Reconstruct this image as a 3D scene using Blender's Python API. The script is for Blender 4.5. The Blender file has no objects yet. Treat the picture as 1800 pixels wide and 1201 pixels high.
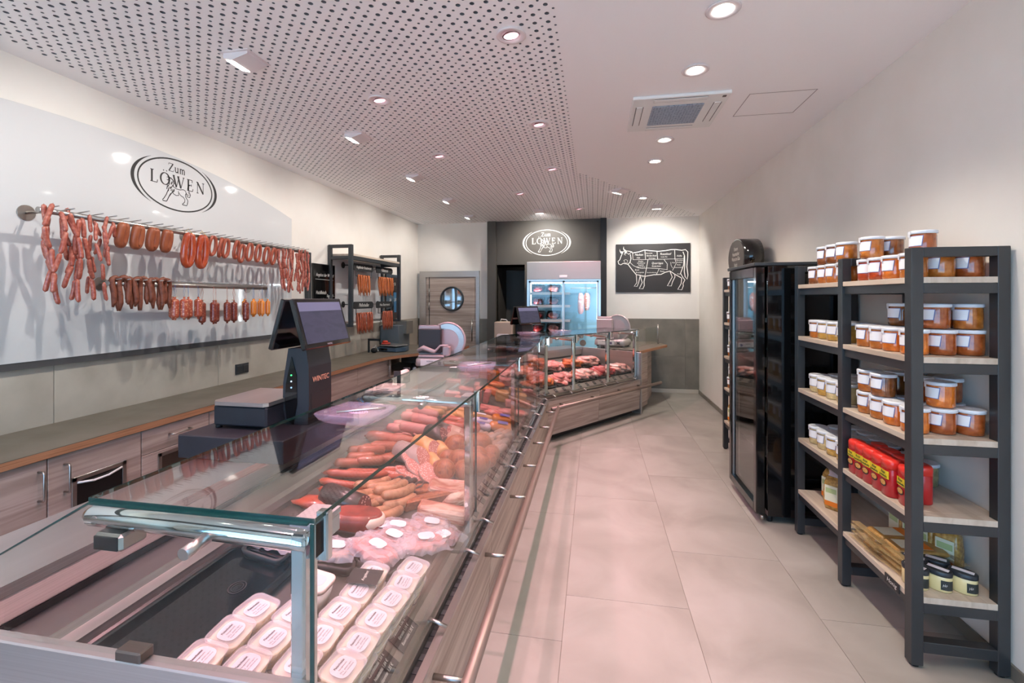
import bpy, math, random
from mathutils import Vector, Matrix, Euler
PI = math.pi
R = math.radians
random.seed(7)
sc = bpy.context.scene
col = sc.collection
# ------------------------------------------------------------------ camera
cd = bpy.data.cameras.new('camera')
cd.sensor_width = 36.0; cd.lens = 16.0; cd.shift_y = -75.5/1800; cd.clip_start = 0.02; cd.clip_end = 60
cam = bpy.data.objects.new('camera', cd); col.objects.link(cam)
cam.location = (0, 0, 1.55); cam.rotation_euler = (PI/2, 0, math.atan(145/800))
sc.camera = cam
# ------------------------------------------------------------------ daylight and exposure
w = bpy.data.worlds.new('world'); sc.world = w; w.use_nodes = True
bg = w.node_tree.nodes['Background']; bg.inputs[0].default_value = (0.33, 0.62, 1.0, 1); bg.inputs[1].default_value = 3.1
sl = bpy.data.lights.new('bounce_sun', 'SUN'); sl.energy = 9.0; sl.angle = R(.6); sl.color = (1.0, .9, .78)
bounce_sun = bpy.data.objects.new('bounce_sun', sl); col.objects.link(bounce_sun); bounce_sun.rotation_euler = Vector((.5, -.3, -.8)).to_track_quat('-Z', 'Y').to_euler()  # added to light the unseen pavement, whose bounce brightens the ceiling
sc.view_settings.view_transform = 'Standard'; sc.view_settings.look = 'None'
sc.view_settings.gamma = 1.0; sc.view_settings.use_curve_mapping = False
sc.view_settings.exposure = 0.92
sc.cycles.max_bounces = 12; sc.cycles.diffuse_bounces = 5; sc.cycles.glossy_bounces = 5
sc.cycles.transmission_bounces = 8; sc.cycles.transparent_max_bounces = 24
sc.cycles.sample_clamp_indirect = 6.0; sc.cycles.caustics_reflective = False; sc.cycles.caustics_refractive = False
PINK = (1.0, 0.50, 0.58); WARM = (1.0, 0.90, 0.78); WHITE = (1.0, 0.965, 0.92)
P_PINK, P_WASH, P_DOWN, P_BACK = 70.0, 23.0, 33.0, 45.0
# ------------------------------------------------------------------ helpers
def lin(c):
    return tuple((x/255/12.92 if x/255 <= .04045 else ((x/255+.055)/1.055)**2.4) for x in c)
class MB:
    """collects shapes and links them as one mesh object"""
    def __init__(s): s.v, s.f, s.s, s.m, s.mi, s.sm = [], [], [], [], 0, False
    def face(s, idx, sm=None): s.f.append(idx); s.s.append(s.sm if sm is None else sm); s.m.append(s.mi)
    def add(s, vs, fs, sm=False):
        b = len(s.v); s.v += [tuple(p) for p in vs]
        for f in fs: s.face([b+i for i in f], sm)
        return s
    def box(s, x0, x1, y0, y1, z0, z1):
        return s.add([(x0,y0,z0),(x1,y0,z0),(x1,y1,z0),(x0,y1,z0),(x0,y0,z1),(x1,y0,z1),(x1,y1,z1),(x0,y1,z1)],
                     [(0,3,2,1),(4,5,6,7),(0,1,5,4),(1,2,6,5),(2,3,7,6),(3,0,4,7)])
    def cbox(s, x0, x1, y0, y1, z0, z1, c=.004):
        X, Y, Z = (x0,x1), (y0,y1), (z0,z1); vs = []; idx = {}
        for i in (0,1):
            for j in (0,1):
                for k in (0,1):
                    a, b, d = (c if i == 0 else -c), (c if j == 0 else -c), (c if k == 0 else -c)
                    idx[i,j,k] = len(vs)
                    vs += [(X[i],Y[j]+b,Z[k]+d),(X[i]+a,Y[j],Z[k]+d),(X[i]+a,Y[j]+b,Z[k])]
        def q(keys, ax): return [idx[k]+ax for k in keys]
        fs = [q([(0,0,0),(0,0,1),(0,1,1),(0,1,0)],0), q([(1,0,0),(1,1,0),(1,1,1),(1,0,1)],0),
              q([(0,0,0),(1,0,0),(1,0,1),(0,0,1)],1), q([(0,1,0),(0,1,1),(1,1,1),(1,1,0)],1),
              q([(0,0,0),(0,1,0),(1,1,0),(1,0,0)],2), q([(0,0,1),(1,0,1),(1,1,1),(0,1,1)],2)]
        for k in idx:
            i, j, l = k; b = idx[k]; t = [b, b+1, b+2]
            fs.append(t if (i+j+l) % 2 == 0 else t[::-1])
        for (i, j) in ((0,0),(0,1),(1,0),(1,1)):
            a, b = idx[i,j,0], idx[i,j,1]; fs.append([a, a+1, b+1, b] if (i+j) % 2 == 0 else [a+1, a, b, b+1])
            a, b = idx[i,0,j], idx[i,1,j]; fs.append([a+2, a, b, b+2] if (i+j) % 2 == 0 else [a, a+2, b+2, b])
            a, b = idx[0,i,j], idx[1,i,j]; fs.append([a+1, a+2, b+2, b+1] if (i+j) % 2 == 0 else [a+2, a+1, b+1, b+2])
        return s.add(vs, fs)
    def prism(s, pts, h0, h1, ax='z', sm=False):
        n = len(pts)
        def P(p, h): return (p[0],p[1],h) if ax == 'z' else ((p[0],h,p[1]) if ax == 'y' else (h,p[0],p[1]))
        vs = [P(p, h0) for p in pts] + [P(p, h1) for p in pts]
        a, b = list(range(n)), list(range(n, 2*n))
        s.add(vs, [a[::-1], b])
        base = len(s.v) - 2*n
        for i in range(n):
            j = (i+1) % n; s.face([base+i, base+j, base+n+j, base+n+i], sm)
        return s
    def lathe(s, prof, n=16, c=(0,0,0), sm=True, cap=True):
        b = len(s.v)
        for r, z in prof:
            for k in range(n):
                t = 2*PI*k/n; s.v.append((c[0]+r*math.cos(t), c[1]+r*math.sin(t), c[2]+z))
        for i in range(len(prof)-1):
            for k in range(n):
                j = (k+1) % n; s.face([b+i*n+k, b+i*n+j, b+(i+1)*n+j, b+(i+1)*n+k], sm)
        if cap:
            s.face([b+k for k in range(n)][::-1], False); s.face([b+(len(prof)-1)*n+k for k in range(n)], False)
        return s
    def tube(s, pts, r, n=8, closed=False, sm=True, flat=1.0):
        pts = [Vector(p) for p in pts]; m = len(pts); rr = r if isinstance(r, (list, tuple)) else [r]*m
        b = len(s.v); prev = None
        for i, p in enumerate(pts):
            if closed: t = pts[(i+1) % m] - pts[i-1]
            else: t = pts[min(i+1, m-1)] - pts[max(i-1, 0)]
            t = t.normalized() if t.length > 1e-9 else Vector((0,0,1))
            if prev is None:
                u = t.orthogonal() if abs(t.z) > .999 else Vector((0,0,1)).cross(t); u.normalize()
            else:
                u = prev - t*prev.dot(t)
                u = u.normalized() if u.length > 1e-6 else t.orthogonal().normalized()
            prev = u; vv = t.cross(u)
            for k in range(n):
                a = 2*PI*k/n; q = p + u*(rr[i]*math.cos(a)) + vv*(rr[i]*flat*math.sin(a)); s.v.append(tuple(q))
        for i in range(m if closed else m-1):
            for k in range(n):
                j = (k+1) % n; i2 = (i+1) % m; s.face([b+i*n+k, b+i*n+j, b+i2*n+j, b+i2*n+k], sm)
        if not closed:
            s.face([b+k for k in range(n)][::-1], sm); s.face([b+(m-1)*n+k for k in range(n)], sm)
        return s
    def cyl(s, p, q, r, n=10, sm=True):
        b = len(s.f); s.tube([p, q], r, n, sm=sm); s.s[-1] = s.s[-2] = False; return s
    def ball(s, c, rx, ry, rz, n=10, m=7, jit=0, seed=0):
        rnd = random.Random(seed); b = len(s.v); s.v.append((c[0],c[1],c[2]-rz))
        for i in range(1, m):
            t = PI*i/m - PI/2
            for k in range(n):
                a = 2*PI*k/n; j = 1+rnd.uniform(-jit, jit)
                s.v.append((c[0]+rx*j*math.cos(t)*math.cos(a), c[1]+ry*j*math.cos(t)*math.sin(a), c[2]+rz*j*math.sin(t)))
        s.v.append((c[0],c[1],c[2]+rz)); top = len(s.v)-1
        for k in range(n):
            s.face([b, b+1+(k+1) % n, b+1+k], True); s.face([top, b+1+(m-2)*n+k, b+1+(m-2)*n+(k+1) % n], True)
        for i in range(m-2):
            for k in range(n):
                j = (k+1) % n; s.face([b+1+i*n+k, b+1+i*n+j, b+1+(i+1)*n+j, b+1+(i+1)*n+k], True)
        return s
    def mesh(s, name, mats):
        me = bpy.data.meshes.new(name); me.from_pydata(s.v, [], s.f)
        for x in (mats if isinstance(mats, (list, tuple)) else [mats]): me.materials.append(x)
        me.polygons.foreach_set('use_smooth', s.s); me.polygons.foreach_set('material_index', s.m)
        me.update(); return me
    def build(s, name, mats, parent=None, loc=None, rot=None):
        return put(name, s.mesh(name, mats), parent, loc, rot)
def put(name, me, parent=None, loc=None, rot=None, scale=None):
    o = bpy.data.objects.new(name, me); col.objects.link(o); o.parent = parent
    if loc is not None: o.location = loc
    if rot is not None: o.rotation_euler = rot
    if scale is not None: o.scale = scale
    return o
def tag(o, label, cat, group=None):
    o['label'] = label; o['category'] = cat
    if group: o['group'] = group
    return o
def thing(name, label, cat, loc=(0,0,0), rot=(0,0,0), group=None):
    o = put(name, None, None, loc, rot if isinstance(rot, tuple) else (0,0,rot)); o.empty_display_size = .05
    return tag(o, label, cat, group)
def struct(o): o['kind'] = 'structure'; return o
def dup(src, loc, rot=None, label=None, group=None, scale=None, parent=None):
    kids = {}
    for c in src.children: kids[c] = list(c.children)
    r = src.copy(); col.objects.link(r); r.parent = parent; r.location = loc
    if rot is not None: r.rotation_euler = rot if isinstance(rot, tuple) else (0,0,rot)
    if scale is not None: r.scale = scale
    if label: r['label'] = label
    if group: r['group'] = group
    for c, gs in kids.items():
        k = c.copy(); col.objects.link(k); k.parent = r
        for g in gs:
            h = g.copy(); col.objects.link(h); h.parent = k
    return r
ORD = ['first','second','third','fourth','fifth','sixth','seventh','eighth','ninth','tenth','eleventh','twelfth','thirteenth','fourteenth','fifteenth','sixteenth','seventeenth','eighteenth','nineteenth','twentieth']
# ------------------------------------------------------------------ materials
MATS = {}
def nt(name):
    m = bpy.data.materials.new(name); m.use_nodes = True; n = m.node_tree; b = n.nodes['Principled BSDF']; MATS[name] = m
    return m, n, b
def M(name, c, rough=.5, metal=0, spec=.5, coat=0, emit=None, es=0, alpha=1, sub=0, trans=0):
    m, n, b = nt(name)
    b.inputs['Base Color'].default_value = (*lin(c), 1); b.inputs['Roughness'].default_value = rough
    b.inputs['Metallic'].default_value = metal; b.inputs['Specular IOR Level'].default_value = spec
    b.inputs['Coat Weight'].default_value = coat; b.inputs['Alpha'].default_value = alpha
    if sub: b.inputs['Subsurface Weight'].default_value = sub; b.inputs['Subsurface Radius'].default_value = (.02,.008,.005)
    if trans: b.inputs['Transmission Weight'].default_value = trans
    if emit: b.inputs['Emission Color'].default_value = (*emit, 1); b.inputs['Emission Strength'].default_value = es
    return m
def ramp(n, cols, pos):
    r = n.nodes.new('ShaderNodeValToRGB'); e = r.color_ramp.elements
    while len(e) < len(cols): e.new(.5)
    for i, (c, p) in enumerate(zip(cols, pos)): e[i].position = p; e[i].color = (*lin(c), 1)
    return r
def MN(name, cols, pos, scale=5, stretch=(1,1,1), detail=5, rough=.5, bump=0, tex='noise', metal=0, coat=0, spec=.5, dist=0, rnd=0, bscale=None, sub=0):
    """principled with a procedural colour and optional relief, in the object's own coordinates"""
    m, n, b = nt(name); L = n.links.new
    tc = n.nodes.new('ShaderNodeTexCoord'); mp = n.nodes.new('ShaderNodeMapping'); mp.inputs['Scale'].default_value = stretch
    L(tc.outputs['Object'], mp.inputs['Vector'])
    if rnd:
        oi = n.nodes.new('ShaderNodeObjectInfo'); ml = n.nodes.new('ShaderNodeVectorMath'); ml.operation = 'SCALE'
        cx = n.nodes.new('ShaderNodeCombineXYZ')
        for k in range(3): L(oi.outputs['Random'], cx.inputs[k])
        L(cx.outputs[0], ml.inputs[0]); ml.inputs['Scale'].default_value = rnd*37.0; L(ml.outputs[0], mp.inputs['Location'])
    if tex == 'noise':
        t = n.nodes.new('ShaderNodeTexNoise'); t.inputs['Scale'].default_value = scale; t.inputs['Detail'].default_value = detail; t.inputs['Distortion'].default_value = dist; out = t.outputs['Fac']
    elif tex == 'voronoi':
        t = n.nodes.new('ShaderNodeTexVoronoi'); t.inputs['Scale'].default_value = scale; out = t.outputs['Distance']
    else:
        t = n.nodes.new('ShaderNodeTexWave'); t.inputs['Scale'].default_value = scale; t.inputs['Distortion'].default_value = dist; t.inputs['Detail'].default_value = detail; out = t.outputs['Fac']
    L(mp.outputs[0], t.inputs['Vector'])
    r = ramp(n, cols, pos); L(out, r.inputs[0]); L(r.outputs[0], b.inputs['Base Color'])
    b.inputs['Roughness'].default_value = rough; b.inputs['Metallic'].default_value = metal; b.inputs['Coat Weight'].default_value = coat; b.inputs['Specular IOR Level'].default_value = spec
    if sub: b.inputs['Subsurface Weight'].default_value = sub; b.inputs['Subsurface Radius'].default_value = (.02,.008,.005)
    if bump:
        bp = n.nodes.new('ShaderNodeBump'); bp.inputs['Strength'].default_value = bump; bp.inputs['Distance'].default_value = .01
        if bscale:
            t2 = n.nodes.new('ShaderNodeTexNoise'); t2.inputs['Scale'].default_value = bscale; L(mp.outputs[0], t2.inputs['Vector']); L(t2.outputs['Fac'], bp.inputs['Height'])
        else: L(out, bp.inputs['Height'])
        L(bp.outputs[0], b.inputs['Normal'])
    return m
def glassmat(name, tint=(.96,.985,.975), ior=1.5, rough=0.0, gain=1.0):
    """thin architectural pane: clear with Fresnel reflection"""
    m, n, b = nt(name); n.nodes.remove(b); out = n.nodes['Material Output']; L = n.links.new
    tr = n.nodes.new('ShaderNodeBsdfTransparent'); tr.inputs[0].default_value = (*tint, 1)
    gl = n.nodes.new('ShaderNodeBsdfGlossy'); gl.inputs['Roughness'].default_value = rough
    lw = n.nodes.new('ShaderNodeLayerWeight'); lw.inputs['Blend'].default_value = .5
    pw = n.nodes.new('ShaderNodeMath'); pw.operation = 'POWER'; pw.inputs[1].default_value = 5; L(lw.outputs['Facing'], pw.inputs[0])
    f0 = ((ior-1)/(ior+1))**2
    fr = n.nodes.new('ShaderNodeMath'); fr.operation = 'MULTIPLY_ADD'; fr.inputs[1].default_value = 1-f0; fr.inputs[2].default_value = f0; L(pw.outputs[0], fr.inputs[0])
    mx = n.nodes.new('ShaderNodeMixShader'); L(fr.outputs[0], mx.inputs[0]); L(tr.outputs[0], mx.inputs[1]); L(gl.outputs[0], mx.inputs[2]); L(mx.outputs[0], out.inputs['Surface'])
    return m
plaster = MN('plaster', [(233,226,217),(238,232,224)], [.3,.7], scale=3, rough=.85, bump=.03, bscale=220)
ceil_m = M('ceiling_board', (250,247,247), .7)
fleece = M('fleece', (34,38,44), .95)
tile_f = MN('floor_tile', [(136,131,123),(151,146,138),(161,156,149)], [.3,.52,.72], scale=2.2, detail=8, rough=.42, bump=.02, rnd=1, dist=.6)
grout = M('grout', (124,117,108), .9)
tile_w = MN('wall_tile', [(172,162,147),(192,182,167)], [.32,.68], scale=4, detail=9, rough=.55, rnd=1)
tile_b = MN('back_tile', [(112,106,96),(132,126,115)], [.32,.68], scale=4, detail=9, rough=.55, rnd=1)
wood = MN('oak_front', [(132,114,104),(162,143,131),(186,168,156),(150,131,120)], [.25,.45,.6,.8], scale=2.4, stretch=(1,.35,9), detail=9, rough=.5, dist=.8, rnd=1)
woodx = MN('oak_front_x', [(132,114,104),(162,143,131),(186,168,156),(150,131,120)], [.25,.45,.6,.8], scale=2.4, stretch=(.35,1,9), detail=9, rough=.5, dist=.8, rnd=1)
woodl = MN('oak_shelf', [(176,157,138),(201,184,167),(189,171,153)], [.3,.55,.8], scale=2.4, stretch=(9,.5,3), detail=8, rough=.5, dist=.6, rnd=1)
edge_m = MN('ply_edge', [(146,98,66),(184,132,96),(160,110,78)], [.3,.5,.7], scale=3, stretch=(1,1,60), rough=.5)
worktop_m = MN('worktop', [(98,90,78),(112,104,92)], [.35,.65], scale=6, detail=9, rough=.42)
black = M('black_steel', (34,38,42), .42, spec=.8)
blackmat = M('black_matt', (26,26,27), .75)
blackgl = M('black_gloss', (12,13,15), .12, coat=.4)
bluebl = M('graphite_plastic', (38,42,48), .35)
panelb = M('anthracite_panel', (78,72,65), .55)
steel = MN('brushed_steel', [(184,180,177),(202,198,195)], [.3,.7], scale=8, stretch=(1,.04,30), rough=.3, metal=.92, bump=.02)
steelx = MN('brushed_steel_x', [(180,175,172),(192,188,185)], [.3,.7], scale=8, stretch=(.04,1,30), rough=.34, metal=.85, bump=.02)
steeld = M('steel_dark', (120,112,106), .35, metal=1)
chrome = M('chrome', (215,218,220), .06, metal=1)
satin = M('satin_metal', (176,170,164), .32, metal=1)
alu = M('aluminium', (196,192,188), .28, metal=1)
glass = glassmat('counter_glass')
glassd = glassmat('door_glass', (.86,.9,.9), 2.5)
glasse = M('glass_edge', (14,58,54), .1, spec=.8, alpha=.85)
whitepl = M('white_plastic', (236,236,234), .35)
whitegl = M('white_panel', (214,213,212), .06, coat=.5)
greypl = M('grey_plastic', (120,122,124), .4)
anth = M('anthracite_plastic', (46,47,49), .45)
ink = M('print_black', (44,40,39), .6)
chalk = M('print_white', (232,228,220), .7)
def lampmat(name, c, s): return M(name, (255,255,255), .5, emit=c, es=s)
# ------------------------------------------------------------------ the room
XL, XR, YF, YB, ZC = -3.17, 1.68, -1.7, 7.86, 2.9
fl = struct(MB().box(XL-.1, XR+.1, YF-.1, YB+1.0, -.06, -.003).build('floor', grout))
cols_x = [XL] + [-.145-.61*4+.61*k for k in range(0, 8)] + [XR]
phase = {0:.3, 1:.9, 2:.0, 3:.7, 4:3.285-1.22*3, 5:2.392-1.22*2, 6:2.924-1.22*3, 7:2.43-1.22*3}
for i in range(len(cols_x)-1):
    x0, x1 = cols_x[i]+.001, cols_x[i+1]-.001
    if x1-x0 < .05: continue
    y = phase.get(i, .2) - 1.22*4
    while y < YB:
        a, b = max(y+.001, YF), min(y+1.219, YB)
        if b-a > .03:
            MB().cbox((x0-x1)/2, (x1-x0)/2, (a-b)/2, (b-a)/2, -.01, 0, .0006).build('floor_tile', tile_f, fl, ((x0+x1)/2, (a+b)/2, 0))
        y += 1.22
struct(MB().box(XL-.12, XL, YF, YB, 0, 3.0).build('wall_left', plaster))
struct(MB().box(XR, XR+.12, YF, YB, 0, 3.0).build('wall_right', plaster))
wbk = struct(MB().box(XL-.12, -1.70, YB, YB+.12, 0, 3.0).box(-1.19, XR+.12, YB, YB+.12, 0, 3.0).box(-1.70, -1.19, YB, YB+.12, 2.1, 3.0).build('wall_back', plaster))
niche = MB().box(-1.72, -1.17, YB+.9, YB+.95, 0, 2.2).box(-1.74, -1.70, YB, YB+.9, 0, 2.2).box(-1.19, -1.15, YB, YB+.9, 0, 2.2).box(-1.74, -1.15, YB, YB+.95, 2.1, 2.2)
struct(niche.build('wall_recess', panelb))
# shop front behind the camera
struct(MB().box(XL-.12, XL+.25, YF-.12, YF, 0, 3.0).box(XR-.2, XR+.12, YF-.12, YF, 0, 3.0).box(XL+.25, XR-.2, YF-.12, YF, 2.7, 3.0).box(XL+.25, -.3, YF-.12, YF, 0, .25).build('wall_front', plaster))
wf = struct(MB().box(XL+.25, XL+.3, YF-.09, YF-.03, .25, 2.7).box(-1.55, -1.48, YF-.09, YF-.03, .25, 2.7).box(-.34, -.27, YF-.09, YF-.03, 0, 2.7).box(.62, .69, YF-.09, YF-.03, 0, 2.7)
            .box(XR-.25, XR-.2, YF-.09, YF-.03, 0, 2.7).box(XL+.25, XR-.2, YF-.09, YF-.03, 2.63, 2.7).box(-.3, XR-.2, YF-.09, YF-.03, 0, .08).box(-.3, .65, YF-.09, YF-.03, 2.1, 2.16).build('window_1', black))
MB().box(XL+.3, -.3, YF-.065, YF-.055, .25, 2.65).box(-.3, XR-.25, YF-.065, YF-.055, .08, 2.65).build('pane', glass, wf)
struct(MB().box(-9, 9, -12, YF-.12, -.12, -.06).build('pavement', M('pavement', (196,190,182), .8)))
# skirting boards
struct(MB().cbox(XR-.012, XR, YF, YB, 0, .06, .002).build('baseboard_right', tile_b))
# tiles on the left and back walls
wl = struct(MB().box(XL, XL+.004, YF, YB, 0, 1.19).build('trim_1', grout))
y = 2.174-1.2*3
while y < YB:
    for z0, z1 in ((0, .598), (.602, 1.198)):
        a, b = max(y+.002, YF), min(y+1.198, YB-.012)
        if b > a: MB().box(0, .008, (a-b)/2, (b-a)/2, (z0-z1)/2, (z1-z0)/2).build('wall_tile', tile_w, wl, (XL+.003, (a+b)/2, (z0+z1)/2))
    y += 1.2
tb = struct(MB().box(.2, XR, YB-.004, YB, 0, 1.21).box(-2.0, -1.85, YB-.004, YB, 0, 1.19).box(XL, -3.11, YB-.004, YB, 0, 1.19).build('trim_2', grout))
for (x0, x1) in ((.2, .262), (.266, 1.46), (1.464, XR)):
    for z0, z1 in ((.06, .598), (.602, 1.215)):
        MB().box((x0-x1)/2, (x1-x0)/2, -.008, 0, (z0-z1)/2, (z1-z0)/2).build('wall_tile', tile_b, tb, ((x0+x1)/2, YB-.003, (z0+z1)/2))
for (x0, x1) in ((-2.0, -1.85), (XL+.012, -3.11)):
    for z0, z1 in ((0, .598), (.602, 1.185)):
        MB().box((x0-x1)/2, (x1-x0)/2, -.008, 0, (z0-z1)/2, (z1-z0)/2).build('wall_tile', tile_b, tb, ((x0+x1)/2, YB-.003, (z0+z1)/2))
struct(MB().cbox(.2, XR-.012, YB-.022, YB, 0, .06, .002).build('baseboard_back', M('skirting_light', (196,188,176), .5)))
# ------------------------------------------------------------------ ceiling with perforated acoustic boards
LAMPS_P = [(-.42,2.29),(-.425,3.50),(-.435,4.73),(-1.435,2.88),(-1.445,4.11),(-.94,5.76),(-.23,6.89),(-.42,1.07),(-1.43,1.66),(-1.43,.44),(-.42,-.15),(.31,5.79)]
LAMPS_W = [(-1.93,2.25),(-1.93,3.48),(-1.95,4.74),(-1.95,5.95),(-2.0,7.19),(-1.93,1.02),(-1.93,-.2)]
LAMPS_B = [(-.83,6.93),(.895,6.89)]
LAMPS_D = [(.59,2.26),(.585,2.83),(.585,4.03),(.585,4.64),(.64,6.31),(.59,1.04),(.59,.44)]
PERF = [(-3.03, YF+.05), (-.155, YF+.05), (-.155, 4.92), (1.60, 7.66), (1.60, 7.78), (-3.03, 7.78)]
def inside(x, y, P):
    c = False; j = len(P)-1
    for i in range(len(P)):
        if (P[i][1] > y) != (P[j][1] > y) and x < (P[j][0]-P[i][0])*(y-P[i][1])/(P[j][1]-P[i][1])+P[i][0]: c = not c
        j = i
    return c
def pdist(x, y, P):
    d = 9
    for i in range(len(P)):
        ax, ay = P[i-1]; bx, by = P[i]; t = max(0, min(1, ((x-ax)*(bx-ax)+(y-ay)*(by-ay))/((bx-ax)**2+(by-ay)**2)))
        d = min(d, math.hypot(x-ax-t*(bx-ax), y-ay-t*(by-ay)))
    return d
p = .066; V, Fc, S = [], [], []
cs8 = [(math.cos(PI*k/4), math.sin(PI*k/4)) for k in range(8)]
allL = LAMPS_P + LAMPS_W + LAMPS_B + LAMPS_D
for big in (1, 0):
    off = 0 if big else p/2; r = .0118 if big else .0068
    for i in range(-1, 74):
        for j in range(-1, 148):
            x = -3.06 + i*p + off; y = YF + .02 + j*p + off
            ins = inside(x, y, PERF); d = pdist(x, y, PERF)
            if not ins and d > .085: continue
            hole = ins and d > .012 and all((x-a)**2+(y-b)**2 > .0085 for a, b in allL)
            b0 = len(V); h = p/2
            V += [(x+h,y,ZC),(x,y+h,ZC),(x-h,y,ZC),(x,y-h,ZC)]
            if not hole: Fc.append((b0+3,b0+2,b0+1,b0)); continue
            V += [(x+r*a,y+r*b,ZC) for a, b in cs8] + [(x+r*a,y+r*b,ZC+.0125) for a, b in cs8]
            o, t = b0+4, b0+12
            for k in range(4):
                k2 = (k+1) % 4; m = o+2*k; e = o+(2*k+2) % 8
                Fc += [(b0+k,m,m+1),(b0+k,m+1,b0+k2),(b0+k2,m+1,e)]
            for k in range(8):
                k2 = (k+1) % 8; Fc.append((o+k, t+k, t+k2, o+k2))
slab = MB()
slab.prism([(-.12,YF),(XR,YF),(XR,YB),(1.64,YB),(1.64,7.62),(-.12,4.91)], ZC+.0008, ZC+.02)
slab.box(XL, -3.065, YF, YB, ZC+.0008, ZC+.02).box(-3.065, 1.64, 7.815, YB, ZC+.0008, ZC+.02)
cl = struct(slab.build('ceiling', ceil_m))
me = bpy.data.meshes.new('perforated_board'); me.from_pydata(V, [], Fc); me.materials.append(ceil_m); me.materials.append(M('hole_shade', (112,114,120), .9))  # hole walls get a darker grey that paints in the shade inside them
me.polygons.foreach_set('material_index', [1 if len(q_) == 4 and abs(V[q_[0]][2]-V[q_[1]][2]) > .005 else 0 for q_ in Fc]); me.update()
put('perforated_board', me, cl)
MB().box(XL-.1, XR+.1, YF-.1, YB+.1, ZC+.034, ZC+.1).build('acoustic_fleece', fleece, cl)
hat = MB()
for (x0, x1, y0, y1) in ((1.008,1.416,3.234,3.238),(1.008,1.416,3.608,3.612),(1.008,1.012,3.234,3.612),(1.412,1.416,3.234,3.612)): hat.box(x0, x1, y0, y1, ZC-.001, ZC)
hat.build('access_hatch', M('hatch_joint', (150,140,140), .8), cl)
# ------------------------------------------------------------------ ceiling lamps
def spot(name, parent, loc, target, color, power, size, blend=.6, soft=.035):
    l = bpy.data.lights.new(name, 'SPOT'); l.color = color; l.energy = power; l.spot_size = R(size); l.spot_blend = blend; l.shadow_soft_size = soft
    o = put(name, l, parent, loc); d = Vector(target) - Vector(loc) - Vector(parent.location)
    o.rotation_euler = d.to_track_quat('-Z', 'Y').to_euler(); return o
ringw = M('lamp_ring', (232,222,222), .45)
pinklens = lampmat('pink_lens', (1.0, .44, .56), 1.25)
whitelens = lampmat('white_lens', (1.0, .95, .85), 14.0)
reflm = M('lamp_reflector', (150,146,140), .18, metal=1)
refld = M('lamp_reflector_dark', (70,68,64), .25, metal=1)
ringme = MB().lathe([(.048,.001),(.072,.0),(.078,-.006),(.07,-.009),(.05,-.008),(.046,.01)], 28, cap=False).mesh('ring', ringw)
innme = MB().lathe([(.046,0),(.044,-.004),(.034,.0),(.031,.012)], 24, cap=False).mesh('gimbal', reflm)
lensme = MB().lathe([(.040,-.001),(.034,-.006),(.016,-.009)], 20).mesh('lens', pinklens)
canme = MB().lathe([(.05,.0),(.042,.035),(.034,.05)], 24, cap=False).mesh('reflector', refld)
lens2me = MB().lathe([(.036,.038),(.036,.042)], 20).mesh('lens', whitelens)
def where(x, y):
    if y < 0: return 'behind the viewer'
    return ''
pl = ['pink lamp nearest the viewer in the row over the counter glass', 'second pink lamp along the row over the counter glass', 'third pink lamp along the row over the counter glass',
      'nearest pink lamp of the inner row over the counter', 'second pink lamp of the inner row over the counter', 'pink lamp over the corner where the counter bends',
      'farthest pink lamp, just before the black panel']
pl += ['pink lamp over the near end of the counter, above the viewer', 'inner pink lamp over the tills, above the viewer', 'inner pink lamp behind the viewer', 'outer pink lamp behind the viewer']
for (x, y), lb in zip(LAMPS_P[:11], pl):
    t = thing('recessed_pink_lamp', 'round ' + lb, 'ceiling lamp', (x, y, ZC), group='round pink lamps over the counter')
    put('ring', ringme, t); rot = (R(12), 0, R(-40))
    g = put('gimbal', innme, t, (0,0,-.004), rot); put('lens', lensme, g)
    spot('lamp_light', t, (0,0,-.02), (x-.25 if x > -.9 else x+.3, y+.1, .7), PINK, P_PINK, 92, .75)
wl_names = ['nearest', 'second', 'third', 'fourth', 'farthest']
wl_names += ['extra near', 'rear']
house = MB().prism([(-.075,0),(.075,0),(.075,-.016),(-.02,-.044),(-.075,-.030)], -.075, .075, 'y').mesh('housing', ringw)
fr1 = MB().box(-.09,.09,-.09,.09,-.004,.001).mesh('frame', ringw)
lensq = MB().prism([(-.0705,-.0335),(-.0225,-.0455),(-.0225,-.0465),(-.0705,-.0345)], -.058, .058, 'y').mesh('lens', whitelens)
def washer(x, y, rz, lb, target, power, grp):
    t = thing('wall_washer_lamp', lb, 'ceiling lamp', (x, y, ZC), rz, grp)
    put('frame', fr1, t); put('housing', house, t); put('lens', lensq, t)
    o = spot('lamp_light', t, (0,0,0), (0,0,0), WHITE, power, 118, .8, .018); o.location = (-.05,0,-.06)
    d = (Vector(target) - Vector((x, y, ZC))); d.rotate(Euler((0,0,-rz))); o.rotation_euler = d.to_track_quat('-Z', 'Y').to_euler()
for (x, y), nm in zip(LAMPS_W, wl_names):
    washer(x, y, 0, 'square white lamp facing the left wall, %s in its row' % nm, (-3.17, y+.02, 1.55), P_WASH, 'square wall lamps along the left wall')
washer(*LAMPS_B[0], R(-90), 'square white lamp shining on the black sign panel', (-.83, 7.86, 2.1), P_BACK, 'square lamps before the back wall')
washer(*LAMPS_B[1], R(-90), 'square white lamp shining on the cow chart wall', (.95, 7.86, 1.7), P_BACK, 'square lamps before the back wall')
washer(.31, 5.79, R(-40), 'square lamp between the pink lamps and the white downlights', (-.1, 6.2, .7), 14, 'square lamps over the counter end')
dn = ['nearest white downlight at the top edge of the ceiling', 'second white downlight, before the air conditioner', 'white downlight just behind the air conditioner', 'second white downlight behind the air conditioner', 'farthest white downlight, near the bend of the perforated ceiling',
      'white downlight above the viewer beside the shelf', 'white downlight behind the viewer']
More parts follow.
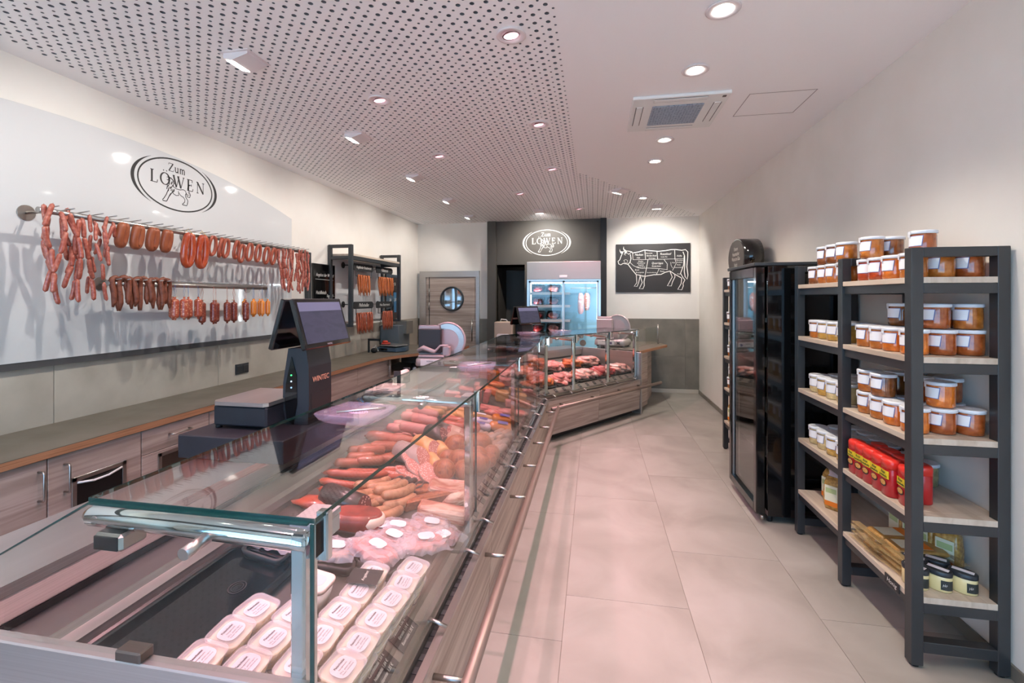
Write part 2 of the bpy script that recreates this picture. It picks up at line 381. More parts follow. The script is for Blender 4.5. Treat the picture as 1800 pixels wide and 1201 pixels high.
for (x, y), lb in zip(LAMPS_D, dn):
    t = thing('recessed_downlight', 'round ' + lb, 'ceiling lamp', (x, y, ZC), group='round white downlights over the aisle')
    put('ring', ringme, t); g = put('reflector', canme, t, (0,0,-.006)); put('lens', lens2me, g, (0,0,-.036))
    spot('lamp_light', t, (0,0,-.02), (x+.25, y, .6), WARM, P_DOWN, 110, .8)
# ------------------------------------------------------------------ ceiling air conditioner
t = thing('air_conditioner', 'white square ceiling air conditioner cassette with grey mesh intake', 'air conditioner', (.565, 3.44, ZC))
MB().cbox(-.31,.31,-.30,.30,-.022,0,.004).build('cover', whitepl, t)
mesh_m = MN('mesh_grille', [(96,108,124),(150,160,174)], [.3,.6], scale=60, tex='voronoi', rough=.5)
g = MB().cbox(-.17,.17,-.17,.17,-.028,-.02,.003).build('intake_grille', mesh_m, t)
gb = MB()
for k in range(18):
    q = -.165+.33*k/17; gb.box(q-.002, q+.002, -.17, .17, -.0295, -.028); gb.box(-.17, .17, q-.002, q+.002, -.0295, -.028)
gb.build('grille_bars', M('grille_bar', (176,184,196), .5), g)
for k, (x0,x1,y0,y1) in enumerate(((-.17,.17,-.275,-.235),(-.17,.17,.235,.275),(-.275,-.235,-.17,.17),(.235,.275,-.17,.17))):
    f = MB().cbox(x0,x1,y0,y1,-.026,-.02,.002).build('air_flap', whitepl, t)
    e = MB()
    if k < 2: e.box(x0,x1,y0-.006,y0-.002,-.0235,-.0221).box(x0,x1,y1+.002,y1+.006,-.0235,-.0221)
    else: e.box(x0-.006,x0-.002,y0,y1,-.0235,-.0221).box(x1+.002,x1+.006,y0,y1,-.0235,-.0221)
    e.build('slot', anth, f)
MB().box(.262,.285,-.27,-.245,-.0235,-.022).build('sensor', M('sensor', (60,40,40), .3), t)
# ------------------------------------------------------------------ text and flat print
_txt = {}
def text_mesh(s, size=.02, mat=None, shear=0.0, bold=0.0, sx=1.0, space=1.0):
    key = (s, size, mat.name, shear, bold, sx, space)
    if key not in _txt:
        c = bpy.data.curves.new('lettering', 'FONT'); c.body = s; c.size = size; c.align_x = 'CENTER'; c.align_y = 'CENTER'; c.shear = shear; c.offset = bold; c.space_character = space; c.resolution_u = 2
        o = bpy.data.objects.new('lettering', c); col.objects.link(o)
        me = bpy.data.meshes.new_from_object(o.evaluated_get(bpy.context.evaluated_depsgraph_get()))
        bpy.data.objects.remove(o); bpy.data.curves.remove(c)
        if sx != 1.0: me.transform(Matrix.Diagonal((sx, 1, 1, 1)))
        me.materials.clear(); me.materials.append(mat); me.name = 'lettering'; _txt[key] = me
    return _txt[key]
def lettering(s, parent, loc, rot, size, mat, **k):
    return put('lettering', text_mesh(s, size, mat, **k), parent, loc, rot)
class D2:
    """flat print drawn with strokes and filled shapes in a plane"""
    def __init__(s): s.v, s.f = [], []
    def stroke(s, pts, w, closed=False):
        m = len(pts); ws = w if isinstance(w, (list, tuple)) else [w]*m; b = len(s.v)
        for i, p in enumerate(pts):
            a = pts[i-1] if (closed or i > 0) else p; c = pts[(i+1) % m] if (closed or i < m-1) else p
            dx, dy = c[0]-a[0], c[1]-a[1]; l = math.hypot(dx, dy) or 1; nx, ny = -dy/l*ws[i]/2, dx/l*ws[i]/2
            s.v += [(p[0]+nx, p[1]+ny), (p[0]-nx, p[1]-ny)]
        for i in range(m if closed else m-1):
            j = (i+1) % m; s.f.append((b+2*i, b+2*i+1, b+2*j+1, b+2*j))
        return s
    def fill(s, pts): b = len(s.v); s.v += list(pts); s.f.append(tuple(range(b, b+len(pts)))); return s
    def mesh(s, name, mat, f): 
        me = bpy.data.meshes.new(name); me.from_pydata([f(x, y) for x, y in s.v], [], s.f); me.materials.append(mat); me.update(); return me
def arc(cx, cy, rx, ry, a0, a1, n=24): return [(cx+rx*math.cos(R(a0+(a1-a0)*k/n)), cy+ry*math.sin(R(a0+(a1-a0)*k/n))) for k in range(n+1)]
def logo():
    """oval shop emblem: double ring, serif lettering, striding lion; unit = half width of the ring"""
    d = D2(); n = 64
    d.stroke(arc(0,0,.98,.60,0,360,n)[:-1], .034, True)
    for a0, a1 in ((128, 232), (-52, 52)):
        pts = arc(0, 0, 1.10, .655, a0, a1, 30); d.stroke(pts, [.004+.075*math.sin(PI*i/30)**1.2 for i in range(31)])
    def serif(x, y, w=.09, t=.016): d.stroke([(x-w/2, y), (x+w/2, y)], t)
    T, t = .042, .016
    def glyph(ch, x, y, h):
        k = h
        def S(pts, w): d.stroke([(x+px*k, y+py*k) for px, py in pts], w*k/.26)
        if ch == 'L':
            S([(.16,0),(.16,1)], T); S([(.02,1),(.32,1)], t); S([(.02,0),(.62,0)], t); S([(.62,-.01),(.66,.24)], t)
        elif ch in 'O':
            pts = arc(.42,.5,.40,.50,0,360,32)[:-1]; w = [(t+(T-t)*abs(math.cos(2*PI*i/32)))*k/.26 for i in range(32)]
            d.stroke([(x+px*k, y+py*k) for px, py in pts], w, True)
            for ox in (.28,.56): d.fill([(x+(ox+.055*math.cos(q*PI/4))*k, y+(1.2+.055*math.sin(q*PI/4))*k) for q in range(8)])
        elif ch == 'W':
            S([(.08,1),(.36,0)], T); S([(.36,0),(.58,.85)], t); S([(.52,1),(.80,0)], T); S([(.80,0),(1.08,1)], t)
            S([(0,1),(.2,1)], t); S([(.44,1),(.66,1)], t); S([(.98,1),(1.16,1)], t)
        elif ch == 'E':
            S([(.16,0),(.16,1)], T); S([(.02,1),(.56,1)], t); S([(.56,1),(.56,.78)], t); S([(.16,.52),(.46,.52)], t); S([(.46,.62),(.46,.42)], t); S([(.02,0),(.6,0)], t); S([(.6,0),(.64,.24)], t)
        elif ch == 'N':
            S([(.14,0),(.14,1)], t); S([(.12,1),(.76,0)], T); S([(.76,0),(.76,1)], t); S([(0,1),(.2,1)], t); S([(.04,0),(.26,0)], t); S([(.64,1),(.88,1)], t)
        elif ch == 'Z':
            S([(.05,1),(.68,1)], t*1.2); S([(.05,1),(.03,.78)], t); S([(.66,1),(.06,0)], T); S([(.04,0),(.7,0)], t*1.2); S([(.7,0),(.72,.22)], t)
        elif ch == 'u':
            S([(.12,.66),(.12,.18),(.2,.03),(.32,.02),(.48,.14)], T*.85); S([(.5,.66),(.5,.0),(.6,0)], T*.85); S([(.0,.66),(.14,.66)], t); S([(.38,.66),(.52,.66)], t)
        elif ch == 'm':
            S([(.12,0),(.12,.66)], T*.85); S([(.12,.5),(.24,.64),(.36,.62),(.42,.5),(.42,0)], T*.8); S([(.42,.5),(.55,.64),(.67,.62),(.73,.5),(.73,0)], T*.8)
            for q in (.12,.42,.73): S([(q-.09,0),(q+.09,0)], t)
            S([(0,.66),(.14,.66)], t)
    x = -.25
    for ch, a in (('Z',.78),('u',.66),('m',.85)): glyph(ch, x, .30, .18); x += a*.18*1.12
    x = -.70
    for ch, a in (('L',.86),('O',1.06),('W',1.30),('E',.92),('N',.9)): glyph(ch, x, -.05, .27); x += a*.27*1.08
    q = lambda a, b: ((a-925)/525, (575-b)/525)
    for pts, wd in (([(716,792),(735,770),(765,720),(785,670),(800,640)], 10), ([(716,792),(720,803),(768,803),(776,790),(800,740),(835,690),(858,660)], 11), ([(775,790),(805,725),(825,690)], 7),
                    ([(858,600),(900,620),(950,622),(1000,608),(1030,618),(1042,645)], 9), ([(842,665),(860,690),(900,705),(935,695),(938,660),(960,690),(1000,705),(1022,730),(1020,760),(1000,785)], 9),
                    ([(1000,785),(985,795),(990,803),(1050,803),(1062,770),(1066,735),(1038,700),(1030,670),(1042,645)], 10), ([(1040,640),(1062,690),(1092,690),(1104,655),(1085,620),(1070,580),(1078,545),(1098,525)], 10),
                    ([(1055,650),(1075,672),(1088,660),(1068,620)], 6), ([(1060,590),(1066,545),(1084,510)], 7), ([(930,640),(935,690)], 7),
                    ([(770,505),(790,500),(800,520),(780,540),(772,530)], 9), ([(790,500),(830,505),(860,530),(872,570)], 14)): d.stroke([q(*p) for p in pts], wd/525)
    rnd = random.Random(3)
    for k in range(26):
        a, b = rnd.uniform(775, 880), rnd.uniform(530, 660); d.stroke([q(a, b-14), q(a-rnd.uniform(2,14), b+14)], [5/525, 12/525])
    return d
LOGO = logo()
# ------------------------------------------------------------------ glass service counters
MIT = math.tan(R(36.95/2))
def sweep(mb, prof, f0, f1, sm=False):
    n = len(prof); b = len(mb.v)
    mb.v += [(-d, f0(d), z) for d, z in prof] + [(-d, f1(d), z) for d, z in prof]
    for i in range(n):
        j = (i+1) % n; mb.face([b+i, b+j, b+n+j, b+n+i], sm)
    mb.face([b+i for i in range(n)], False); mb.face([b+n+i for i in range(n)][::-1], False)
    return mb
def rect(d0, d1, z0, z1): return [(d0,z0),(d1,z0),(d1,z1),(d0,z1)]
def deckz(d): return .64 - (-.52-d+1.22)*.175
postme = MB().cbox(-.052,-.02,-.023,.023,.50,1.10,.005).mesh('post', chrome)
ab = MB(); ab.mi = 0
ab.tube([(-.02,0,1.078),(-.05,0,1.081),(-.30,0,1.086),(-.53,0,1.088),(-.545,0,1.088)], [.025,.026,.026,.025,.017], 14, flat=.85)
armme = ab.mesh('arm', chrome)
boltme = MB().cyl((-.505,-.019,1.088), (-.505,-.024,1.088), .009, 10).mesh('bolt', satin)
knobme = MB().cyl((-.235,-.018,1.078), (-.235,-.075,1.072), .012, 14).mesh('knob', satin)
ledme = MB().cbox(-.50,-.43,-.03,.03,1.030,1.066,.006).mesh('lamp_box', [satin]); 
ledf = MB().cbox(-.494,-.436,-.033,-.029,1.034,1.062,.001).mesh('lamp_cover', blackgl)
clampme = MB().prism([(-.075,-.04),(-.012,-.04),(-.012,.04),(-.075,.04)], 1.096, 1.108).prism([(-.07,-.02),(-.012,-.035),(-.012,.035),(-.07,.02)], 1.062, 1.094).mesh('hinge', M('hinge_plastic', (176,164,164), .4))
clamp2 = MB().cbox(-.014,.012,-.010,.010,1.04,1.136,.003).cbox(-.014,-.004,-.026,.026,1.05,1.12,.003).mesh('hinge_plate', chrome)
def edge_strip(parent, f0, f1, d0, d1, z0, z1):
    return sweep(MB(), rect(d0, d1, z0, z1), f0, f1).build('glass_edge', glasse, parent)
def counter(label, loc, rz, a0, a1, posts, joints, side_at, mitre_end):
    t = thing('display_counter', label, 'display counter', loc, rz)
    if mitre_end: f0 = lambda d: a0; f1 = lambda d: a1 + MIT*d
    else: f0 = lambda d: a0 - MIT*d; f1 = lambda d: a1
    g0 = lambda d, e=.02: f0(d) + (e if mitre_end else .003); g1 = lambda d, e=.02: f1(d) - (.003 if mitre_end else e)
    sweep(MB(), rect(-.005 if mitre_end else .09, 1.15, 0, .075), g0, g1).build('plinth', M('plinth_brown', (58,50,45), .5), t)
    L = (a1-a0)
    nP = 3 if L > 3 else 2
    for k in range(nP):
        h0 = f0 if k == 0 else (lambda d, k=k: a0+L*k/nP+.002); h1 = f1 if k == nP-1 else (lambda d, k=k: a0+L*(k+1)/nP-.002)
        sweep(MB(), [(-.02,.078),(.02,.078),(.0,.455),(-.04,.455)], h0, h1).build('front_panel', wood, t)
    sweep(MB(), rect(-.044, -.018, .457, .472), f0, f1).build('ledge', satin, t)
    sl = sweep(MB(), rect(-.018, .002, .452, .466), g0, g1).build('air_slot', blackmat, t)
    n = int(L/.05); sb = MB()
    for k in range(n): sb.box(.0, .016, a0+.03+k*.05, a0+.055+k*.05, .466, .468)
    sb.build('slot_grid', anth, sl)['kind'] = 'stuff'
    sweep(MB(), [(.002,.455),(.03,.455),(.03,.505),(.012,.505),(.012,.49),(.002,.49)], g0, g1).build('glass_rail', satin, t)
    sweep(MB(), [(.031,.488),(.09,.53),(.09,.542),(.031,.50)], g0, g1).build('price_rail', M('price_rail', (150,138,130), .35, metal=.6) if 'price_rail' not in MATS else MATS['price_rail'], t)
    sweep(MB(), [(.091,deckz(.09)-.03),(.78,deckz(.78)-.03),(.78,deckz(.78)),(.091,deckz(.09))], g0, g1).build('deck', M('deck_mat', (74,70,66), .55) if 'deck_mat' not in MATS else MATS['deck_mat'], t)
    sweep(MB(), [(.781,.60),(.97,.60),(.97,.70),(.83,.70),(.82,.682),(.781,.676)], g0, g1).build('rear_ledge', steel, t)
    sweep(MB(), rect(.952, .965, .702, .722), g0, g1).build('rear_vent', blackmat, t)
    sweep(MB(), [(.955,.723),(.985,.723),(.985,.80),(.935,.80),(.935,.795)], g0, g1).build('riser', steel, t)
    sweep(MB(), [(.935,.801),(1.25,.801),(1.25,.83),(.935,.83)], g0, g1).build('service_top', steel, t)
    sweep(MB(), rect(1.16, 1.19, .078, .80), g0, g1).build('rear_panel', steel, t)
    # end panel and end pane
    sa = side_at
    MB().cbox(-1.25, .045, sa-.015, sa+.015, .01, .829, .003).build('end_panel', steelx, t)
    sp = MB().prism([(-.004,.831),(-.73,.831),(-.73,1.0),(-.50,1.128),(-.004,1.128)], sa-.004, sa+.004, 'y').build('end_pane', glass, t)
    MB().prism([(-.004,1.1285),(-.50,1.1285),(-.735,.998),(-.735,1.002),(-.50,1.133),(-.004,1.133)], sa-.0042, sa+.0042, 'y').build('glass_edge', glasse, sp)
    MB().cbox(-.42,-.36,sa-.016,sa+.016,.828,.85,.003).build('pane_clip', steeld, t)
    # front and top panes
    js = joints
    for k in range(len(js)-1):
        h0 = (lambda d, k=k: js[k]+.002); h1 = (lambda d, k=k: js[k+1]-.002)
        if mitre_end and k == len(js)-2: h1 = lambda d: a1+MIT*d-.002
        if not mitre_end and k == 0: h0 = lambda d: a0-MIT*d+.002
        pn = sweep(MB(), rect(-.004, .004, .492, 1.127), h0, h1).build('front_pane', glass, t)
        sweep(MB(), rect(-.0042, .0042, .6, 1.126), lambda d, k=k: js[k]+.0005, lambda d, k=k: js[k]+.0028).build('glass_edge', glasse, pn)
        tp = sweep(MB(), rect(-.006, .51, 1.130, 1.138), h0, h1).build('top_pane', glass, t)
        edge_strip(tp, h0, h1, -.0068, -.0058, 1.1295, 1.1385); edge_strip(tp, h0, h1, .5098, .5108, 1.1295, 1.1385)
        if k == 0 and mitre_end: MB().box(-.51, .006, js[0]-.0002, js[0]+.001, 1.1295, 1.1385).build('glass_edge', glasse, tp)
    for a in posts:
        p = put('post', postme, t, (0,a,0)); ar = put('arm', armme, t, (0,a,0))
        put('bolt', boltme, ar); put('knob', knobme, ar); put('lamp_box', ledme, ar); put('lamp_cover', ledf, ar)
        put('hinge', clampme, t, (0,a+.05,0)); put('hinge_plate', clamp2, t, (0,a+.012,0))
    return t
K0 = (-.52, 4.85)
c1 = counter('long glass-topped sausage counter in the foreground with oak front', (-.52,0,0), 0, .76, 4.85, [.80,1.975,3.125,4.29], [.77,1.962,3.112,4.29,4.85], .765, True)
c2 = counter('short glass meat counter angled away behind the bend', (K0[0],K0[1],0), R(-36.95), 0, 1.83, [.045,.51,1.17,1.79], [0,.50,1.165,1.83], 1.835, False)
# hand rails with brackets, glass holders
def rail(parent, pts, pins, nrm):
    r = MB().tube(pts, .020, 14).build('hand_rail', M('rail_metal', (138,122,112), .35, metal=.45) if 'rail_metal' not in MATS else MATS['rail_metal'], parent)
    for q in pins:
        MB().cyl((.022,q,.40), (.147,q,.40), .009, 10).cyl((.022,q,.40), (.027,q,.40), .028, 18).build('bracket', satin, r)
rail(c1, [(.147,.5,.40),(.147,2,.40),(.147,3.6,.40),(.147,4.795,.40)], [.75,1.32,1.99,2.6,3.1,3.6,4.05,4.6], 1)
rail(c2, [(.147,-.05,.40),(.147,.9,.40),(.147,2.16,.40)], [.2,.75,1.3,1.75], 1)
hm = MB().cyl((-.012,0,.508), (.05,0,.488), .0065, 8).mesh('glass_holder', satin)
for a in (.95,1.41,1.83,2.1,2.475,2.8,3.06,3.4,3.67,4.1,4.5,4.75): put('glass_holder', hm, c1, (0,a,0))
for a in (.12,.40,.65,1.05,1.30,1.7): put('glass_holder', hm, c2, (0,a,0))
def W2(d, a, z=0):     # counter two, local depth and length to world
    return Vector((K0[0], K0[1], z)) + Vector((math.cos(R(-36.95))*-d - math.sin(R(-36.95))*a, math.sin(R(-36.95))*-d + math.cos(R(-36.95))*a, 0))
# price cards clipped to the price rail
cardm = M('card_black', (34,32,34), .55)
cme = MB().cbox(-.033,.033,-.045,.045,0,.002,.0008).mesh('card', cardm)
lines = [('Kartoffelsalat 1,03 €', 'Nudelsalat 1,04 €', 'Budapester 1,35 €'), ('Fleischsalat 1,05 €', 'Eiersalat 1,15 €', 'Bauernsalat 1,35 €'), ('Schinken 1,99 €', 'Speck 1,49 €', ''), ('Salami 1,89 €', 'Leberwurst 1,09 €', '')]
ys = [.96,1.17,1.318,2.05,2.13,2.27,2.36,2.45,2.56,2.66,2.79,2.89,3.0,3.1,3.2,3.3,3.4,3.5,3.6,3.7,3.8,3.9]
tilt = math.atan2(.042, .059)
for i, y in enumerate(ys):
    big = i < 3
    lb = ['black price card at the near end of the counter front, salads', 'black salad price card, second from the near end', 'black salad price card beside the upper tubs'][i] if big else '%s small black price card behind the chrome post along the sausage counter' % (ORD[i-3] if i-3 < 16 else ['seventeenth','eighteenth','nineteenth'][i-19])
    o = thing('price_card', lb, 'price card', (-.58, y, .5235), (0, tilt, 0), 'black price cards along the sausage counter')
    put('card', cme, o, None, None, (1, 1.3 if big else .55, 1) if True else None)
    tx = lines[1-i % 2] if big else lines[2+i % 2]
    for k, s in enumerate(tx):
        if s: lettering(s, o, (-.018+.018*k, 0, .0026), (0,0,R(90)), .013 if big else .011, chalk, shear=.2, sx=.8 if big else .6)
for i in range(12):
    a = .1+.14*i; v = W2(.06, a, .5235)
    o = thing('price_card', '%s small black price card from the bend along the meat counter' % ORD[i], 'price card', tuple(v), (0, tilt, 0), 'black price cards along the meat counter')
    o.rotation_euler = (Matrix.Rotation(R(-36.95), 3, 'Z') @ Matrix.Rotation(tilt, 3, 'Y')).to_euler()
    put('card', cme, o, None, None, (.8,.5,1)); lettering(lines[2+i % 2][0], o, (0,0,.0026), (0,0,R(90)), .010, chalk, sx=.6)
# ------------------------------------------------------------------ food in the counters
_MN = MN
def MN(name, cols, *a, **k):      # food: a little more saturated
    def sat(c, q=1.05):
        m = sum(c)/3; return tuple(max(0, min(255, m+(x-m)*q)) for x in c)
    return _MN(name, [sat(c) for c in cols], *a, **k)
def speckle(name, base, fat, sc=90, lo=.18, hi=.34, rough=.4, coat=.25, bump=.1):
    return MN(name, [fat, base, base], [lo, hi, 1], scale=sc, tex='voronoi', rough=rough, coat=coat, bump=bump, rnd=1)
s_brat = MN('bratwurst_skin', [(160,108,78),(190,140,106),(148,98,70)], [.3,.5,.7], scale=30, rough=.35, coat=.3, bump=.08, rnd=1)
s_knock = MN('knockwurst_skin', [(160,82,60),(180,102,76)], [.3,.7], scale=14, rough=.3, coat=.4, rnd=1)
s_red = MN('red_skin', [(164,66,46),(186,86,58)], [.3,.7], scale=20, rough=.28, coat=.4, rnd=1)
s_black = MN('blackpudding_skin', [(48,34,34),(66,46,44)], [.3,.7], scale=20, rough=.3, coat=.4, rnd=1)
s_white = MN('liver_skin', [(176,136,118),(194,158,140)], [.3,.7], scale=12, rough=.35, coat=.3, rnd=1)
s_grey = MN('grey_skin', [(160,136,128),(178,156,146)], [.3,.7], scale=12, rough=.35, coat=.3, rnd=1)
s_pink = MN('cooked_pink', [(196,126,118),(212,148,138)], [.3,.7], scale=20, rough=.4, coat=.2, rnd=1)
s_orange = MN('orange_casing', [(214,120,40),(228,140,58)], [.3,.7], scale=10, rough=.25, coat=.5)
s_tan = MN('tan_casing', [(206,150,92),(220,168,112)], [.3,.7], scale=18, rough=.35, coat=.3, rnd=1)
cut_sal = speckle('salami_cut', (168,88,84), (240,214,206), 110, .25, .42, .45, .1, 0)
cut_pale = speckle('pale_cut', (190,124,114), (240,210,200), 110, .22, .40, .45, .1, 0)
cut_dark = speckle('pudding_cut', (112,52,54), (222,176,168), 70, .22, .36, .45, .1, 0)
cut_ham = MN('ham_cut', [(190,112,110),(212,144,138)], [.35,.65], scale=22, rough=.45, coat=.15, rnd=1)
s_smoke = MN('smoked_crust', [(122,58,34),(168,94,56),(142,72,42)], [.34,.52,.68], scale=34, detail=8, rough=.42, coat=.2, bump=.3, rnd=1)
s_bacon = MN('bacon_layers', [(150,74,56),(232,200,180),(168,88,68),(226,188,166)], [.3,.44,.56,.7], scale=4, stretch=(1.2,1.2,11), detail=6, rough=.4, coat=.3, dist=.7, rnd=1)
s_beef = MN('beef', [(150,34,34),(178,52,50),(232,176,168)], [.35,.58,.68], scale=9, detail=8, rough=.35, coat=.35, bump=.12, dist=1.2, rnd=1)
s_pork = MN('pork', [(206,106,98),(222,138,128),(242,214,204)], [.36,.55,.68], scale=8, detail=8, rough=.35, coat=.35, bump=.12, dist=1.2, rnd=1)
s_marin = MN('marinated_meat', [(172,62,28),(206,98,40),(226,142,64)], [.3,.5,.7], scale=22, detail=8, rough=.35, coat=.4, bump=.25, rnd=1)
s_fatty = MN('belly_pork', [(236,196,184),(222,140,128),(244,220,210)], [.35,.52,.66], scale=6, stretch=(1,4,4), detail=7, rough=.35, coat=.35, bump=.12, dist=1, rnd=1)
s_salad = MN('mayonnaise_salad', [(214,190,150),(238,224,196),(196,186,130)], [.36,.52,.72], scale=60, detail=4, rough=.4, coat=.3, bump=.3, rnd=1)
film = MN('film', [(236,220,232),(246,236,246)], [.3,.7], scale=20, rough=.1, coat=.6, bump=.9, bscale=45)
film.node_tree.nodes['Principled BSDF'].inputs['Alpha'].default_value = .34
clearpl = M('clear_plastic', (238,228,236), .15, spec=.7, alpha=.34)
paper = M('paper_label', (240,232,238), .55)
def printed(name, base, inkc, rows=90):
    """paper with fine rows of print"""
    return MN(name, [inkc, inkc, base, base], [0, .30, .36, 1], scale=rows, stretch=(1,.02,.02), tex='wave', dist=2.2, detail=1, rough=.6)
lab_w0 = M('tub_label', (214,206,214), .6)
lab_print = MN('label_print', [(120,110,124),(210,204,210),(216,208,216)], [.0,.22,1], scale=40, stretch=(10,1.2,1), detail=2, rough=.6)
def sau(L, r, bend=0, n=9, seg=9, nub=True):
    pts, rad = [], []
    prof = [(0,.18),(.014,.5),(.04,.76),(.085,.93)] ; ts = [q for q, _ in prof] + [.08+.84*k/seg for k in range(1, seg)] + [1-q for q, _ in prof[::-1]]
    rs = [q for _, q in prof] + [1.0+.03*math.sin(k*1.7) for k in range(1, seg)] + [q for _, q in prof[::-1]]
    if nub: ts = [-.03, -.004] + ts + [1.004, 1.03]; rs = [.12, .10] + rs + [.10, .12]
    for t in ts:
        if bend:
            a = bend*(t-.5); rr = L/bend; pts.append((rr*math.sin(a), rr*(1-math.cos(a)) - rr*(1-math.cos(bend/2))/2, r))
        else: pts.append((L*(t-.5), 0, r))
    return MB().tube(pts, [r*q for q in rs], n)
def cutsau(L, r, rx=1.0, slant=.5, n=18):
    """piece of a thick sausage with one slanted cut face"""
    m = MB(); b = 0; ring = []
    for x, q in ((-L/2,.5),(-L/2+.008,.85),(-L/2+.025,1),(0,1),(L/2,1)):
        ring.append([(x-(slant*r*math.sin(2*PI*k/n) if x == L/2 else 0), r*q*rx*math.cos(2*PI*k/n), r+r*q*math.sin(2*PI*k/n)) for k in range(n)])
    vs = [p for rg in ring for p in rg]; m.add(vs, [])
    for i in range(len(ring)-1):
        for k in range(n): m.face([i*n+k, i*n+(k+1) % n, (i+1)*n+(k+1) % n, (i+1)*n+k], True)
    m.face([k for k in range(n)][::-1], False); m.mi = 1; m.face([(len(ring)-1)*n+k for k in range(n)], False); return m
def slice_(rx, ry, t, n=18): 
    m = MB(); m.mi = 0; m.prism([(rx*math.cos(2*PI*k/n), ry*math.sin(2*PI*k/n)) for k in range(n)], 0, t, sm=True); m.m = [1]+[1]+m.m[2:]; return m
def slab(w, d, h, seed=0, jit=.12, n=14, m=6, flat=.35):
    b = MB().ball((0,0,h/2), w/2, d/2, h/2*1.25, n, m, jit, seed); b.v = [(x, y, max(0, min(h, z))) for x, y, z in b.v]; return b
def block(w, d, h, seed=0, j=.004):
    rnd = random.Random(seed); m = MB().cbox(-w/2, w/2, -d/2, d/2, 0, h, min(w,d,h)*.14); m.v = [(x+rnd.uniform(-j,j), y+rnd.uniform(-j,j), z+rnd.uniform(-j,j)*(z > 1e-4)) for x, y, z in m.v]; return m
TILT = math.atan(.175)
MT = Matrix.Rotation(TILT, 3, 'Y')
def dz(x): return .64-(x+1.22)*.175
def lay(name, me, x, y, h, label, cat, group=None, lift=0, pitch=0, roll=0, scale=None, mat=None):
    o = put(name, me, None, (x, y, dz(x)+lift+.001)); 
    o.rotation_euler = (MT @ Matrix.Rotation(R(h), 3, 'Z') @ Matrix.Rotation(R(pitch), 3, 'Y') @ Matrix.Rotation(R(roll), 3, 'X')).to_euler()
    if scale is not None: o.scale = scale if isinstance(scale, tuple) else (scale,)*3
    return tag(o, label, cat, group)
# --- salad tubs
def rrect(w, d, r, n=4):
    pts = []
    for cx, cy, a in ((w/2-r,d/2-r,0),(-w/2+r,d/2-r,90),(-w/2+r,-d/2+r,180),(w/2-r,-d/2+r,270)):
        pts += [(cx+r*math.cos(R(a+90*k/n)), cy+r*math.sin(R(a+90*k/n))) for k in range(n+1)]
    return pts
def loft(mb, rings, cap0=True, cap1=True, sm=True):
    n = len(rings[0]); b = len(mb.v)
    for rg in rings: mb.v += [tuple(p) for p in rg]
    for i in range(len(rings)-1):
        for k in range(n): mb.face([b+i*n+k, b+i*n+(k+1) % n, b+(i+1)*n+(k+1) % n, b+(i+1)*n+k], sm)
    if cap0: mb.face([b+k for k in range(n)][::-1], False)
    if cap1: mb.face([b+(len(rings)-1)*n+k for k in range(n)], False)
    return mb
def rr3(w, d, r, z): return [(x, y, z) for x, y in rrect(w, d, r)]
tub0 = thing('salad_tub', 'x', 'tub')
tb_me = loft(MB(), [rr3(.082,.072,.018,0), rr3(.096,.084,.020,.046)], True, False).mesh('tub', clearpl)
put('tub', tb_me, tub0)
put('salad', loft(MB(), [rr3(.078,.068,.017,.002), rr3(.090,.079,.019,.040)]).mesh('salad', s_salad), tub0)
ld = put('lid', loft(MB(), [rr3(.100,.088,.022,.045), rr3(.103,.091,.023,.048), rr3(.103,.091,.023,.052), rr3(.096,.084,.02,.0525), rr3(.092,.080,.02,.0495)], False, True).mesh('lid', clearpl), tub0)
lb2 = [(.032*math.cos(a)*abs(math.cos(a))**-.35 if abs(math.cos(a)) > 1e-3 else 0, .026*math.sin(a)*abs(math.sin(a))**-.35 if abs(math.sin(a)) > 1e-3 else 0) for a in [2*PI*k/28 for k in range(28)]]
put('label', MB().prism(lb2, .0500, .0506).mesh('label', lab_w0), ld)
for s_, y_, z_, b_ in (('Fleischsalat', .012, .0085, .0002), ('hausgemacht', .002, .006, 0), ('250 g   gekühlt lagern', -.007, .005, 0), ('Zutaten: siehe Aushang', -.014, .0045, 0)): lettering(s_, ld, (0, y_, .0509), (0,0,0), z_, ink, bold=b_)
rows = {'glass side': [(-.632,1.033),(-.632,1.116),(-.634,1.203),(-.629,1.295),(-.624,1.378),(-.622,1.462)], 'second': [(-.735,1.005),(-.735,1.097),(-.735,1.19),(-.732,1.285),(-.733,1.38)],
        'third': [(-.838,.955),(-.836,1.045),(-.838,1.135)], 'rear': [(-.942,.935),(-.940,1.025),(-.938,1.115)]}
first = True
for nm, pts in rows.items():
    for i, (x, y) in enumerate(pts):
        for layer in (0, 1):
            lb = 'clear salad tub in the %s row, %s from the near end, %s layer' % (nm, ORD[i], ('lower', 'top')[layer])
            rz = Matrix.Rotation(R(90+random.uniform(-6,6)), 3, 'Z'); loc = Vector((x+random.uniform(-.003,.003)+layer*.003, y+random.uniform(-.003,.003), dz(x))) + MT @ Vector((0,0,layer*.0535+.001))
            if first: o = tub0; o.location = loc; o['label'] = lb; o['group'] = 'salad tubs'; first = False
            else: o = dup(tub0, loc, None, lb, 'salad tubs')
            o.rotation_euler = (MT @ rz).to_euler()
o = thing('white_tub', 'single taller white plastic tub behind the chrome post', 'tub', (-.88,1.30,dz(-.88)), 0); o.rotation_euler = MT.to_euler()
put('tub', loft(MB(), [rr3(.085,.075,.02,0), rr3(.10,.09,.022,.075)]).mesh('tub', whitepl), o); l_ = put('lid', loft(MB(), [rr3(.104,.094,.024,.072), rr3(.106,.096,.024,.084), rr3(.1,.09,.02,.086)]).mesh('lid', M('lid_pink', (236,214,206), .4)), o)
put('label', MB().prism(lb2, .0862, .0866).mesh('label', lab_print), l_)
